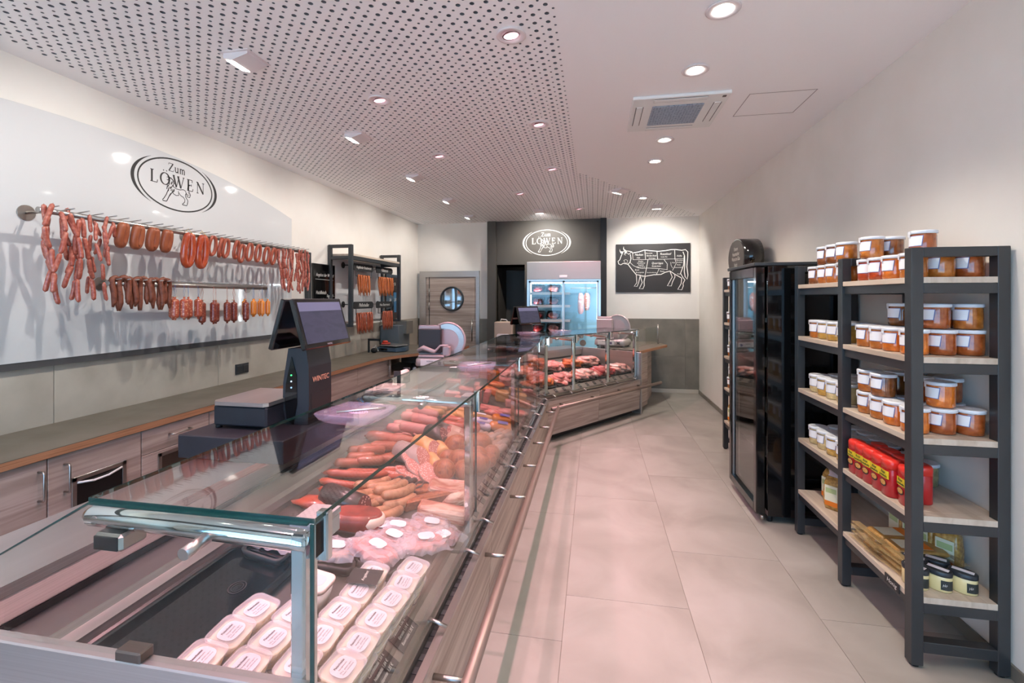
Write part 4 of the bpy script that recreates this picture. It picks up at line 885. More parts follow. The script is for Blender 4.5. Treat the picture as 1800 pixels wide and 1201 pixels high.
# lower rail
def usau(w, h1, h2, r, mat):
    pts = [(0,-w/2,-h1)] + [(0,-w/2,-h1*(1-k/4)) for k in range(1,4)] + [(0,-w/2*math.cos(PI*k/6), w/2*math.sin(PI*k/6)) for k in range(7)] + [(0,w/2,-h2*k/4) for k in range(1,5)]
    n = len(pts); return MB().tube([(x+.006*math.sin(i), y+.004*math.sin(i*1.3), z) for i, (x, y, z) in enumerate(pts)], [r*.4]+[r*.95]+[r]*(n-4)+[r*.95]+[r*.4], 9).mesh('draped_sausage', mat)
us = [usau(.038,.165,.19,.0155,s_brown), usau(.045,.19,.15,.016,s_brown), usau(.034,.14,.18,.0155,s_brown)]
for i, (y, h) in enumerate([(2.35,.3),(2.395,-.4),(2.435,.2),(2.482,.1),(2.528,-.3),(2.575,.5),(2.618,-.4),(2.66,.4),(2.698,-.2)]):
    tag(put('draped_sausage', us[i % 3], None, (XR_-.01+.012*(i % 2), y, 1.662), (0,0,h)), '%s coarse dark brown sausage draped over the lower rail' % ORD[i], 'sausage', 'dark sausages draped on the lower rail')
def hangsal(L, r, mat, strl, strm, name='salami'):
    t = thing(name, 'x', 'salami'); MB().lathe([(.004,-L-.014),(.009,-L-.012),(.006,-L-.004),(r*.7,-L+.002),(r*.97,-L+.010),(r,-L+.02),(r,-.02),(r*.97,-.009),(r*.6,0),(.005,.004),(.008,.014),(.003,.018)], 14).build('casing', mat, t)
    MB().tube([(0,0,.01),(.004,.006,strl*.6),(0,.002,strl)], .0009, 4).tube([(0,0,.01),(-.004,-.008,strl*.5),(0,.002,strl)], .0009, 4).build('string', strm, t)
    for dz_ in (-L*.9,): MB().tube([(.0,.0,.012),(.008,.006,.02),(.012,.012,.017)], .0012, 4).build('tied_end', stringy, t)
    return t
bst = M('blue_string', (60,110,170), .7); rst = M('red_string', (190,110,90), .7)
hs = [hangsal(.135,.0265,s_sal,.10,bst), hangsal(.155,.025,s_sald,.125,rst), hangsal(.125,.0205,s_orange,.115,bst)]
LZ = 1.645
lay3 = [(0,[(2.752,0),(2.797,.03),(2.86,0),(2.945,0),(2.775,-.04)],1.545,'short reddish salami hanging after the dark draped sausages'),(1,[(3.0,-.02),(3.064,.02),(3.128,-.02),(3.197,.02),(3.278,.01),(3.322,-.03),(3.396,.02)],1.52,'dark speckled salami hanging in the middle of the lower rail'),(2,[(3.44,-.03),(3.48,.02),(3.54,-.02),(3.59,.02),(3.62,-.03),(3.66,.02)],1.53,'orange salami hanging at the far end of the lower rail')]
for k, ps, z, lb in lay3:
    for i, (y, ox) in enumerate(ps):
        loc = (XR_+ox, y, z); l_ = '%s %s' % (ORD[i], lb); g_ = lb.split(' hanging')[0] + 's'
        if i == 0: o = hs[k]; o.location = loc; o['label'] = l_; o['group'] = g_
        else: o = dup(hs[k], loc, R(35*i), l_, g_)
# ------------------------------------------------------------------ left wall: sockets, chalk boards, sausage rack
o = thing('wall_socket', 'dark double switch plate on the grey tiles below the arched panel', 'socket', (XL+.012, 3.635, .914))
MB().cbox(0,.008,-.078,.078,-.045,.045,.002).build('plate', anth, o)
for q in (-.037,.037): MB().cbox(.008,.013,q-.03,q+.03,-.03,.03,.002).build('switch', anth, o)
o = thing('chalk_board', 'black board with the weekly offer beside the sausage rack', 'chalk board', (XL, 4.66, 1.25))
MB().cbox(0.004,.03,.02,.46,-.05,.705,.003).build('board', blackgl, o); MB().cbox(0.004,.05,-.10,-.045,-.05,.815,.003).build('side_post', black, o); MB().cbox(.004,.035,-.02,-.012,-.05,.66,.002).build('edge_strip', satin, o)
for s_, y, z, sz in (('Angebot der Woche!', .25, .575, .055), ('Hackfleisch', .17, .37, .06), ('- gemischt -', .17, .29, .05), ('1kg 4,99.-', .36, .33, .055)): lettering(s_, o, (.0306, y, z), RL, sz, chalk, shear=.25, sx=.75)
d_ = D2(); d_.stroke([(.06,.525),(.42,.52)], .004); put('underline', d_.mesh('underline', chalk, lambda x, y: (.0306, x, y)), o)
o = thing('chalk_board', 'black board with blue patch behind the far end of the sausage rack', 'chalk board', (XL, 6.52, 1.23))
MB().cbox(.004,.03,0,.42,0,.70,.003).build('board', blackgl, o); MB().box(.0302,.0306,.27,.36,.10,.42).build('blue_patch', M('blue_patch', (52,110,150), .4), o)  # flat blue rectangle on the board face
for s_, y, z in (('der St', .26, .55), ('Stk', .14, .30), ('2,80', .31, .30)): lettering(s_, o, (.031, y, z), RL, .07, chalk, shear=.2, sx=.8)
rk = thing('sausage_rack', 'black steel wall rack with oak shelf over hanging sausages', 'wall rack', (XL, 5.0, 1.23))
for a in (0, 1.36):
    f = MB().cbox(.012,.045,a,a+.045,0,.97,.002).cbox(.275,.32,a,a+.045,-.02,.97,.002).cbox(.045,.275,a+.005,a+.04,.93,.97,.002).cbox(.045,.275,a+.005,a+.04,.79,.83,.002).cbox(.045,.275,a+.005,a+.04,-.02,.015,.002).build('side_frame', black, rk)
MB().cbox(.02,.318,.045,1.36,.835,.862,.002).build('shelf', woodl, rk); MB().cbox(.285,.315,.045,1.36,.79,.833,.002).build('front_rail', black, rk)
MB().cbox(.014,.024,.06,1.35,.02,.82,.002).build('back_panel', whitegl, rk)
for z in (.745, .245):
    rd = MB().cyl((.22,.10,z), (.22,1.32,z), .007, 10).build('rod', satin, rk)
    for y in (.31,1.25): MB().cyl((.024,y,z), (.22,y,z), .006, 8).cyl((.024,y,z), (.03,y,z), .04, 20).build('arm', blackmat, rd)
signs = [(5.44,1.945,'Vogtl\u00e4nder Knackwurst','upper left'),(6.03,1.945,'Kabanossi','upper right'),(5.44,1.465,'Pfefferbei\u00dfer','lower left'),(6.03,1.465,'Haus. Bauernwurst','lower right')]
for y, z, s_, nm in signs:
    o = thing('name_sign', '%s black name sign with chalk lettering on the sausage rack' % nm, 'sign', (XL+.24, y, z), group='black name signs on the sausage rack')
    MB().prism([(-.25,-.045),(.21,-.045),(.245,-.02),(.245,.02),(.21,.045),(-.25,.045),(-.262,.02),(-.262,-.02)], 0, .008, 'x').build('board', blackmat, o)
    lettering(s_, o, (.0086, -.01, 0), RL, .062 if len(s_) < 14 else .05, chalk, shear=.25, sx=.8)
    MB().tube([(.004,-.20,-.045),(.004,-.20,-.115),(.004,.20,-.115),(.004,.20,-.045)], .005, 6).build('hanger', black, o)
cab = [usau(.03,.24,.21,.010,s_cab), usau(.028,.20,.25,.010,s_cab)]; cab2 = [usau(.03,.24,.22,.010,s_cab2), usau(.028,.21,.25,.010,s_cab2)]
for y0, n, z, ms, nm in ((5.30,7,1.83,cab,'upper left'),(5.86,10,1.83,cab,'upper right'),(5.27,9,1.35,cab2,'lower left'),(5.98,7,1.35,cab2,'lower right')):
    for i in range(n): tag(put('draped_sausage', ms[i % 2], None, (XL+.245+.004*(i % 2), y0+.045*i, z), (0,0,.25*((i % 3)-1)+R(60))), '%s thin sausage hanging under the %s name sign' % (ORD[i], nm), 'sausage', 'thin sausages on the rack, %s' % nm)
# ------------------------------------------------------------------ left worktop and cabinets
wt = thing('worktop', 'long dark grey worktop with plywood edge along the left wall', 'worktop', (0,0,.775))
plan_ = [(XL+.011,-.7),(-2.62,-.7),(-2.62,5.2),(-2.585,5.42),(-2.50,5.62),(-2.33,5.90),(-2.10,6.09),(-1.95,6.16),(-1.95,6.95),(XL+.011,6.95)]
MB().prism(plan_, 0, .035).build('slab', worktop_m, wt)
e = MB(); cpts = plan_[1:9]; n = len(cpts); e.v = [(x+.004, y-.004, z) for z in (-.004, .033) for x, y in cpts]; e.f = [[i, i+1, n+i+1, n+i] for i in range(n-1)]; e.s = [False]*(n-1); e.m = [0]*(n-1)
e.build('plywood_edge', edge_m, wt)
bh = MB().tube([(0,0,-.07),(.03,0,-.07),(.036,0,-.06),(.036,0,.06),(.03,0,.07),(0,0,.07)], .0055, 8).mesh('handle', satin)
bnds = [-.6,-.1,.37,.845,1.313,1.783,2.252,2.732,3.2,3.96,4.742,5.52]
nmz = ['with no view', 'fourth left of the picture edge', 'third left of the picture edge', 'second left of the picture edge', 'first left of the picture edge', 'with vertical handle at the left picture edge', 'with waste flap and vertical handle', 'with top drawer and second waste flap', 'behind the till scale', 'behind the till, right of it', 'with pale oak door right of the till', 'with pale oak door before the open corner']
for i in range(len(bnds)-1):
    y0, y1 = bnds[i], bnds[i+1]; w_ = y1-y0-.004; zt = .768
    o = thing('base_cabinet', 'oak base cabinet under the left worktop, ' + nmz[i+1], 'cabinet', (XL, y0+.002, 0), group='oak base cabinets')
    MB().box(.012,.52,0,w_,.10,zt).build('body', blackmat if False else wood, o); MB().box(.012,.48,0,w_,0,.098).build('plinth', blackmat, o)
    if i == 6:
        d_ = MB().cbox(.522,.54,.001,w_-.001,.62,zt-.002,.0015).build('drawer', wood, o); put('handle', bh, d_, (.54,.245,.70), (R(90),0,0))
        MB().cbox(.522,.54,.001,w_-.001,.11,.616,.0015).build('door', wood, o)
    else:
        d_ = MB().cbox(.522,.54,.001,w_-.001,.11,zt-.002,.0015).build('door', wood, o)
        hy = {4: w_-.035, 5: .07, 9: .05, 10: w_-.03}.get(i, .06); put('handle', bh, d_, (.54, hy, .645 if i < 8 else .62))
    if i in (5, 6):
        ya, yb, za, zb = (.10,.375,.40,.63) if i == 5 else (.10,.375,.38,.60)
        fr_ = MB()
        for (p0, p1, q0, q1) in ((ya,yb,zb-.022,zb),(ya,yb,za,za+.022),(ya,ya+.022,za,zb),(yb-.022,yb,za,zb)): fr_.cbox(.541,.548,p0,p1,q0,q1,.001)
        fr_.build('flap_frame', alu, o); MB().box(.541,.5425,ya+.02,yb-.02,za+.02,zb-.02).build('flap_opening', blackgl if i == 5 else steeld, o)
        if i == 5: MB().tube([(.546,ya+.025,zb-.03),(.552,ya+.1,zb-.045),(.552,yb-.1,zb-.045),(.546,yb-.025,zb-.03)], .006, 6).build('bag_rim', whitepl, o)
# open corner compartment with rolls
o = thing('corner_cabinet', 'open oak corner compartment under the bend of the worktop', 'cabinet', (0,0,0))
MB().prism([(-2.66,5.53),(-2.63,5.53),(-2.63,5.60),(-2.66,5.60)], 0, .77).build('post', woodx, o)
MB().prism([(XL+.02,5.56),(-2.64,5.56),(-2.40,5.95),(-2.05,6.13),(-2.0,6.8),(XL+.02,6.8)], .52, .545).build('shelf', woodl, o)
MB().prism([(-3.0,6.75),(-2.0,6.75),(-2.0,6.8),(-3.0,6.8)], 0, .77).prism([(-3.1,5.6),(-3.05,5.6),(-3.05,6.8),(-3.1,6.8)], 0, .77).prism([(-2.66,5.6),(-2.42,5.96),(-2.05,6.14),(-2.05,6.18),(-2.45,6.0),(-2.7,5.62)], 0, .52).build('panel', wood, o)
for i, (x, y) in enumerate(((-2.46,5.98),(-2.25,6.08))):
    o = thing('foil_roll', 'dark foil roll with white end in the open compartment, %s' % ('left one', 'right one')[i], 'roll', (x, y, .575), R(25), 'foil rolls')
    MB().cyl((0,.02,0), (0,.4,0), .03, 14).build('roll', anth, o); MB().lathe([(.0,-.02),(.02,-.018),(.026,0),(.02,.02)], 14).build('end_cap', whitepl, o, (0,.01,0), (R(90),0,0))
# ------------------------------------------------------------------ tills, slicers and tools on the counters
con = thing('till_console', 'black box console carrying the till scale', 'console', (-1.60, 2.06, .832))
MB().cbox(-.25,.28,-.31,.34,0,.104,.004).build('box', M('console_black', (34,36,42), .5), con)
pos = thing('till_scale', 'graphite shop scale with two tilted touch screens, near the viewer', 'till scale', (-1.42, 2.08, .937))
bd = MB().prism([(-.065,0),(.055,0),(.062,.10),(.06,.28),(.045,.37),(-.05,.37),(-.078,.20),(-.08,.10)], -.09, .10, 'y').build('column', bluebl, pos)
MB().prism([(-.055,.02),(-.02,.0),(.0,.1),(-.002,.24),(-.03,.33),(-.06,.2),(-.066,.1)], -.094, -.089, 'y').build('side_inlay', blackgl, bd)
for k, c_ in enumerate(((60,200,110),(150,170,180),(120,160,200))): MB().cyl((-.03,-.094,.24-.03*k), (-.03,-.0965,.24-.03*k), .004, 8).build('status_light', M('led_%d' % k, c_, .4, emit=lin(c_), es=1.5), bd)
MB().cbox(.0625,.064,-.075,.085,.03,.15,.001).build('front_cover', bluebl, bd)
lettering('WINTEC', bd, (.0648, .005, .215), RL, .036, M('wintec_print', (236,180,150), .5), bold=.0006)
screen_m = MN('touch_screen', [(30,32,46),(46,48,66),(38,40,56)], [.3,.5,.7], scale=3, stretch=(1,3,8), detail=2, rough=.3, coat=0, spec=.3)
screen_m.node_tree.nodes['Principled BSDF'].inputs['Emission Color'].default_value = (.16,.18,.27,1); screen_m.node_tree.nodes['Principled BSDF'].inputs['Emission Strength'].default_value = .12
for s_ in (1, -1):
    sc_ = MB().cbox(-.013,.013,-.20,.20,-.125,.125,.005).build('screen', blackgl, pos, (.0+s_*.055, .03, .49), (0, s_*R(-16), 0))
    MB().box(s_*.0135-.0004, s_*.0135+.0004, -.18, .18, -.10, .105).build('display', screen_m, sc_)
    if s_ == 1:
        MB().box(.0140,.0143,-.18,.18,.06,.105).build('menu_bar', M('menu_bar', (84,90,118), .3, emit=(.3,.33,.45), es=.15), sc_)
        lettering('WINTEC', sc_, (.0135,0,-.113), RL, .012, M('grey_print', (170,170,175), .5))
MB().cyl((-.01,-.05,.34), (-.01,.05,.34), .02, 10).build('hinge', satin, pos)
pan = MB().cbox(-.36,-.075,-.21,.10,.012,.108,.008).build('scale_body', bluebl, pos)
MB().prism([(-.365,-.19),(-.34,-.22),(-.085,-.22),(-.07,-.20),(-.07,.11),(-.365,.11)], .110, .128).build('weighing_plate', steel, pan)
for x, y in ((-.345,-.19),(-.09,-.19),(-.345,.08)): MB().cyl((x,y,0), (x,y,.012), .014, 12).build('foot', blackmat, pan)
v = Vector((-.93, 6.05, .832)); p2 = dup(pos, v, R(-36.95), 'graphite shop scale with two screens behind the angled meat counter')
for ch in p2.children:
    if ch.name.startswith('scale_body'): ch.scale = (1,1,.6)
# clear plates standing on the glass
lilac_cl = M('lilac_clear', (190,178,204), .08, spec=.8, alpha=.17)
def cashtray(): 
    t = thing('clear_dish', 'x', 'dish'); loft(MB(), [rr3(.17,.15,.04,.0), rr3(.20,.18,.03,.012), rr3(.215,.195,.025,.030), rr3(.205,.185,.02,.034), rr3(.17,.15,.04,.026)], True, True).build('dish', lilac_cl, t)
    d_ = D2(); [d_.stroke(arc(.0,.0,.035*q,.022*q,0,340,18), .002) for q in (1,.75,.5,.25)]; put('spiral', d_.mesh('spiral', M('lilac_print', (232,200,236), .4), lambda x, y: (x+.01, y-.005, .0265)), t); return t
ct = cashtray(); ct.location = (-.80,1.435,1.1385); ct.rotation_euler = (0,0,R(-8)); ct['label'] = 'clear lilac cash dish on the glass, nearest the viewer'; ct['group'] = 'clear cash dishes'
MB().tube([(-.05,-.04,.029),(.03,.02,.031),(.08,.055,.031)], .004, 6).build('pen', alu, ct)
dup(ct, (-.67,2.56,1.1385), R(10), 'clear lilac cash dish on the glass before the slicer')
dup(ct, tuple(W2(.30,.05,1.1385)), R(-40), 'clear lilac cash dish on the glass at the bend')
dup(ct, tuple(W2(.26,.55,1.1385)), R(-36), 'clear lilac cash dish on the glass of the meat counter')
# slicers
def slicer(loc, rz, label, body, glassy=None):
    t = thing('meat_slicer', label, 'meat slicer', loc, rz)
    b = loft(MB(), [rr3(.46,.34,.05,.02), rr3(.48,.36,.06,.03), rr3(.47,.35,.06,.09), rr3(.42,.30,.05,.115)]).build('base', body, t)
    MB().cbox(-.17,.08,-.186,-.18,.03,.095,.002).build('front_panel', whitepl, b); lettering('BIZERBA', b, (-.07,-.1872,.075), RB, .018, ink); MB().cyl((.03,-.186,.06), (.03,-.188,.06), .018, 18).build('emblem', M('emblem_blue', (50,60,120), .4), b)
    st = MB(); st.prism([(.14+(.035 if k % 2 else .014)*math.cos(PI*k/4), .062+(.035 if k % 2 else .014)*math.sin(PI*k/4)) for k in range(8)], -.20, -.185, 'y'); st.build('knob', blackmat, b)
    for x in (-.19,.19):
        for y in (-.13,.13): MB().cyl((x,y,0), (x,y,.03), .018, 10).build('foot', blackmat, t)
    bl = MB(); n = 36
    bl.tube([(.07+.185*math.cos(2*PI*k/n), .0, .275+.185*math.sin(2*PI*k/n)) for k in range(n)], .012, 8, True); bl.build('blade_guard', body, t)
    MB().cyl((.07,-.008,.275), (.07,.012,.275), .176, 40).build('blade', steel, t); MB().cyl((.07,-.010,.275), (.07,-.008,.275), .12, 36).build('blade_hub', body, t)
    MB().cbox(-.01,.20,.02,.16,.11,.42,.03).build('motor', body, t)
    MB().cbox(-.24,-.005,-.03,-.015,.12,.44,.012).build('carriage_plate', body, t); MB().cbox(-.22,.02,-.10,-.035,.15,.40,.006).build('pusher', glassy or anth, t)
    MB().tube([(-.21,-.15,.18),(-.15,-.15,.21),(-.03,-.15,.17),(.0,-.15,.20),(.03,-.15,.235),(.11,-.15,.235)], [.018,.026,.02,.012,.01,.01], 10).build('handle', body, t)
    MB().cbox(-.20,.07,-.17,-.10,.115,.135,.004).build('tray', body, t); MB().cbox(.05,.12,-.14,-.06,.13,.22,.006).build('end_guard', body, t); return t
slicer((-1.60, 4.62, .832), R(4), 'pink-lit silver meat slicer behind the bend of the counter', M('slicer_silver', (186,174,174), .38, metal=.3))
slicer((.27, 6.97, .842), R(-20), 'silver meat slicer on the oak-edged table before the back wall', MATS['slicer_silver'], MATS['slicer_silver'])
# tools beyond the near till
o = thing('tool_rest', 'black rest with handwritten strip behind the counter glass', 'sign', (-1.53, 2.58, .832)); MB().prism([(-.035,0),(.035,0),(.02,.06),(-.02,.06)], -.15, .15, 'y').build('rest', anth, o)
lettering('Angebot Krakauer', o, (.0295,0,.032), (R(70),0,PI/2), .036, chalk, shear=.25, sx=.8)
o = thing('cutting_board', 'blue cutting board lying on the service top', 'cutting board', (-1.55, 2.98, .832), R(10)); MB().cbox(-.10,.10,-.17,.17,0,.012,.004).build('board', M('blue_board', (52,120,160), .5), o)
for i, (x, y, rz) in enumerate(((-1.57,2.90,.5),(-1.52,3.0,.2),(-1.55,3.06,-.3))):
    o = thing('tongs', 'steel serving tongs on the blue board, %s' % ('nearest', 'middle', 'farthest')[i], 'tongs', (x, y, .846+.012*i), rz, 'serving tongs')
    for s_ in (-1, 1): MB().tube([(s_*.004,-.11,.006),(s_*.022,.0,.008),(s_*.016,.10,.006),(s_*.004,.12,.006)], .005, 6, flat=.5).build('arm', chrome, o)
o = thing('paper_stack', 'stack of white wrapping paper with orange edge beyond the blue board', 'paper', (-1.60, 3.32, .832), .1); MB().cbox(-.11,.11,-.15,.15,0,.03,.002).build('sheets', M('wrap_paper', (236,226,214), .7), o)
o = thing('roll_holder', 'black paper holder standing on the service top by the blue board', 'holder', (-1.60, 3.62, .832), 0); MB().cbox(-.03,.03,-.10,-.09,0,.12,.002).cbox(-.03,.03,.09,.10,0,.12,.002).cbox(-.03,.03,-.10,.10,0,.008,.002).build('stand', anth, o); MB().cyl((0,-.09,.08), (0,.09,.08), .03, 14).build('roll', M('paper_roll', (232,224,212), .7), o)
# things on the far end of the left worktop
o = thing('vacuum_oven', 'blue-grey metal box machine at the end of the left worktop', 'machine', (-3.0, 6.55, .81)); MB().cbox(-.15,.15,-.22,.18,0,.34,.008).build('body', M('bluegrey_metal', (112,120,126), .4, metal=.4), o)
MB().cbox(.02,.20,-.05,.20,.20,.40,.006).build('side_box', M('grey_metal', (134,128,120), .4, metal=.4), o); MB().cbox(-.05,.15,.0,.18,.345,.40,.004).build('lid', steel, o); MB().box(.151,.153,.12,.16,.24,.29).build('tag', M('tag_red', (210,120,90), .5), o)
o = thing('kitchen_scale', 'flat blue-grey kitchen scale with steel plate on the left worktop', 'scale', (-2.80, 6.02, .81), R(-15))
MB().prism([(-.17,-.14),(.17,-.14),(.24,-.02),(.17,.14),(-.17,.14)], .01, .06).build('body', M('scale_blue', (74,94,112), .4), o); MB().cbox(-.15,.16,-.13,.13,.078,.092,.004).build('plate', steel, o); MB().cbox(-.03,.03,-.03,.03,.06,.08,.002).build('column', anth, o); MB().box(-.12,.02,-.1412,-.140,.02,.05).build('display', blackgl, o)
tag(MB().cbox(-.10,.02,-.045,.045,0,.025,.008).lathe([(.04,.025),(.035,.05),(.02,.055)], 14, (-.05,0,0)).build('red_stamp', M('red_stamp', (200,62,40), .4), None, (-2.86,6.02,.903), (0,0,.4)), 'red handheld tool lying on the kitchen scale', 'tool')
o = thing('monitor_arm', 'small black bracket with coiled cable beside the kitchen scale', 'bracket', (-3.02, 5.80, .81)); MB().cbox(-.04,.14,-.01,.01,.16,.19,.002).cbox(-.04,-.02,-.01,.01,0,.19,.002).build('bracket', blackmat, o); MB().tube([(.02,.0,.01),(.05,.05,.10),(.10,.02,.02),(.06,-.05,.08),(.0,-.03,.01)], .004, 6).build('cable', whitepl, o); MB().ball((.07,-.04,.035), .05, .035, .035).build('adapter', blackmat, o)
o = thing('bottle_crate', 'small orange basket with yellow and blue bottles before the back door', 'basket', (-2.42, 6.62, .81)); MB().cbox(-.14,.14,-.08,.08,0,.10,.006).build('basket', M('orange_basket', (222,156,64), .5), o)
for x, c_, nm in ((-.09,(226,160,50),'y'),(.0,(230,190,90),'z'),(.07,(40,70,130),'b')): MB().lathe([(.025,.02),(.026,.14),(.012,.17),(.012,.20)], 12, (x,0,0)).build('bottle', M('bottle_'+nm, c_, .4), o)
# ------------------------------------------------------------------ back wall
dr = struct(MB().box(-2.99,-2.06,YB-.05,YB-.01,.0,1.935).build('door_1', woodx))
frd = MB().box(-3.109,-2.99,YB-.07,YB-.003,0,1.9345).box(-2.06,-2.0,YB-.07,YB-.003,0,1.9345).box(-3.109,-2.0,YB-.07,YB-.003,1.935,2.04).build('door_frame', steelx, dr)
wr = MB(); wr.tube([(-2.505+.205*math.cos(2*PI*k/40), YB-.052, 1.545+.205*math.sin(2*PI*k/40)) for k in range(40)], .018, 8, True); wr.build('porthole_ring', black, dr)
MB().cyl((-2.505,YB-.0525,1.545), (-2.505,YB-.050,1.545), .20, 40).build('porthole_pane', M('porthole_glass', (206,214,218), .04, metal=.85), dr)
MB().cyl((-2.13,YB-.09,1.19), (-2.13,YB-.09,.80), .012, 10).cyl((-2.13,YB-.05,1.15), (-2.13,YB-.09,1.15), .008, 8).cyl((-2.13,YB-.05,.84), (-2.13,YB-.09,.84), .008, 8).build('door_handle', satin, dr)
MB().box(-2.935,-2.925,YB-.054,YB-.05,.0,1.935).build('door_gap', blackmat, dr)
for z in (.9,1.35,1.6): MB().cyl((-2.93,YB-.07,z), (-2.93,YB-.07,z+.13), .012, 10).build('hinge', satin, dr)
bp = thing('emblem_sign', 'anthracite wall panel with the white oval emblem above the meat fridge', 'sign panel', (-.83, YB, 0))
MB().box(-.86,1.03,-.06,-.002,2.14,2.899).box(-.36,-.27,-.06,-.002,0,2.14).build('panel', panelb, bp)
MB().cbox(-1.015,-.86,-.11,-.002,0,2.899,.003).build('left_column', panelb, bp); MB().cbox(.93,1.03,-.11,-.061,0,2.899,.003).build('right_column', M('column_dark', (36,34,33), .5), bp)
put('emblem', LOGO.mesh('emblem', chalk, lambda x, y: (.02+x*.365, -.0612, 2.51+y*.365)), bp)
# meat fridge
fr = thing('meat_fridge', 'tall steel meat display fridge with sliding glass doors under the sign', 'fridge', (-.48, 7.16, 0))
fw, fz0, fz1 = .575, .10, 1.83
MB().box(-fw,fw,.06,.10,0,fz0).build('plinth', blackmat, fr)
MB().box(-fw,fw,.55,.58,fz0,2.1).box(-fw,-fw+.03,0,.55,fz0,2.13).box(fw-.03,fw,0,.55,fz0,2.13).box(-fw,fw,0,.58,fz0-.02,fz0+.04).box(-fw+.03,fw-.03,0,.55,fz1,fz1+.02).build('cabinet', alu, fr)
MB().cbox(-fw,fw,-.02,.02,fz1+.02,2.13,.004).build('header', M('fridge_header', (184,176,168), .45, metal=.7), fr); MB().cbox(-.06,.06,-.024,-.02,fz1+.05,fz1+.085,.002).build('thermometer', whitepl, fr)
MB().box(-fw+.03,fw-.03,.535,.549,fz0+.04,fz1).build('back_liner', M('fridge_liner', (150,196,214), .4), fr)
lm = lampmat('fridge_tube', (.8,.9,1.0), 26.0)
for x in (-fw+.05, fw-.05): MB().cyl((x,.06,fz0+.1), (x,.06,fz1-.05), .01, 8).build('light_tube', lm, fr)
MB().cyl((-fw+.06,.07,fz1-.03), (fw-.06,.07,fz1-.03), .01, 8).build('light_tube', lm, fr)
for x0, x1, y_ in ((-fw+.03,.02,-.006), (-.02,fw-.03,.008)):
    d_ = MB().box(x0,x1,y_-.003,y_+.003,fz0+.05,fz1-.005).build('sliding_door', glass, fr); MB().cbox(x0,x0+.03,y_-.008,y_+.008,fz0+.04,fz1,.002).cbox(x1-.03,x1,y_-.008,y_+.008,fz0+.04,fz1,.002).cbox(x0,x1,y_-.008,y_+.008,fz1-.03,fz1,.002).build('door_frame', satin, d_)
for z in (1.19,1.42,1.62,.98):
    s_ = MB().cbox(-fw+.05,.10,.06,.50,z,z+.018,.003).build('shelf', alu, fr); MB().box(-fw+.05,.10,.05,.06,z-.01,z+.03).build('shelf_lip', whitepl, s_)
wires = MB()
for k in range(22): wires.box(-fw+.06+.028*k,-fw+.062+.028*k,.10,.102,.62,.95)
for k in range(12): wires.box(-fw+.06,.05,.10,.102,.62+.028*k,.622+.028*k)
wires.build('wire_basket', whitepl, fr)['kind'] = 'stuff'
bt = loft(MB(), [rr3(.20,.34,.03,.05), rr3(.22,.36,.03,.05), rr3(.20,.34,.03,0), rr3(.19,.33,.03,.004)], False, True).mesh('fridge_tray', MATS['tray_black'])
mts = [slab(.17,.28,.05,71,.2).mesh('raw_meat', s_beef), slab(.17,.28,.05,72,.2).mesh('raw_meat', s_pork)]
for r_, z in enumerate((1.21,1.44,1.64,1.0)):
    for c_, x in enumerate((-.94+.02,-.66)):
        nm = '%s tray in the meat fridge, %s shelf' % (('left', 'right')[c_], ['third','second','top','bottom'][r_])
        tag(put('fridge_tray', bt, None, (x,7.43,z+.03), (R(20),0,0)), 'black ' + nm, 'tray', 'trays in the meat fridge'); tag(put('raw_meat', mts[c_], None, (x,7.43,z+.04), (R(20),0,0)), 'red raw meat in the ' + nm, 'meat', 'meat in the meat fridge')
for i, x in enumerate((-.22,-.12)):
    o = thing('hanging_meat', 'piece of meat hanging in the right half of the fridge, %s' % ('longer left one', 'right one')[i], 'meat', (x, 7.42, 1.66), group='hanging meat'); 
    m_ = slab(.10,.08,.34-.06*i,80+i,.18); m_.v = [(x_, y_, z_-(.36-.06*i)) for x_, y_, z_ in m_.v]; m_.build('meat', s_fatty, o); MB().tube([(0,0,-.03),(0,0,.04),(.01,0,.06),(.02,0,.045)], .003, 6).build('hook', satin, o)
MB().cyl((.10,.28,1.72), (.54,.28,1.72), .008, 8).build('hanging_bar', satin, fr); gd = MB().cbox(.07,fw-.06,.10,.52,.98,1.0,.003).build('lower_shelf', alu, fr); MB().cyl((.30,.099,.85), (.30,.095,.85), .05, 20).build('fan_cover', M('fan_cover', (90,70,60), .5), gd)
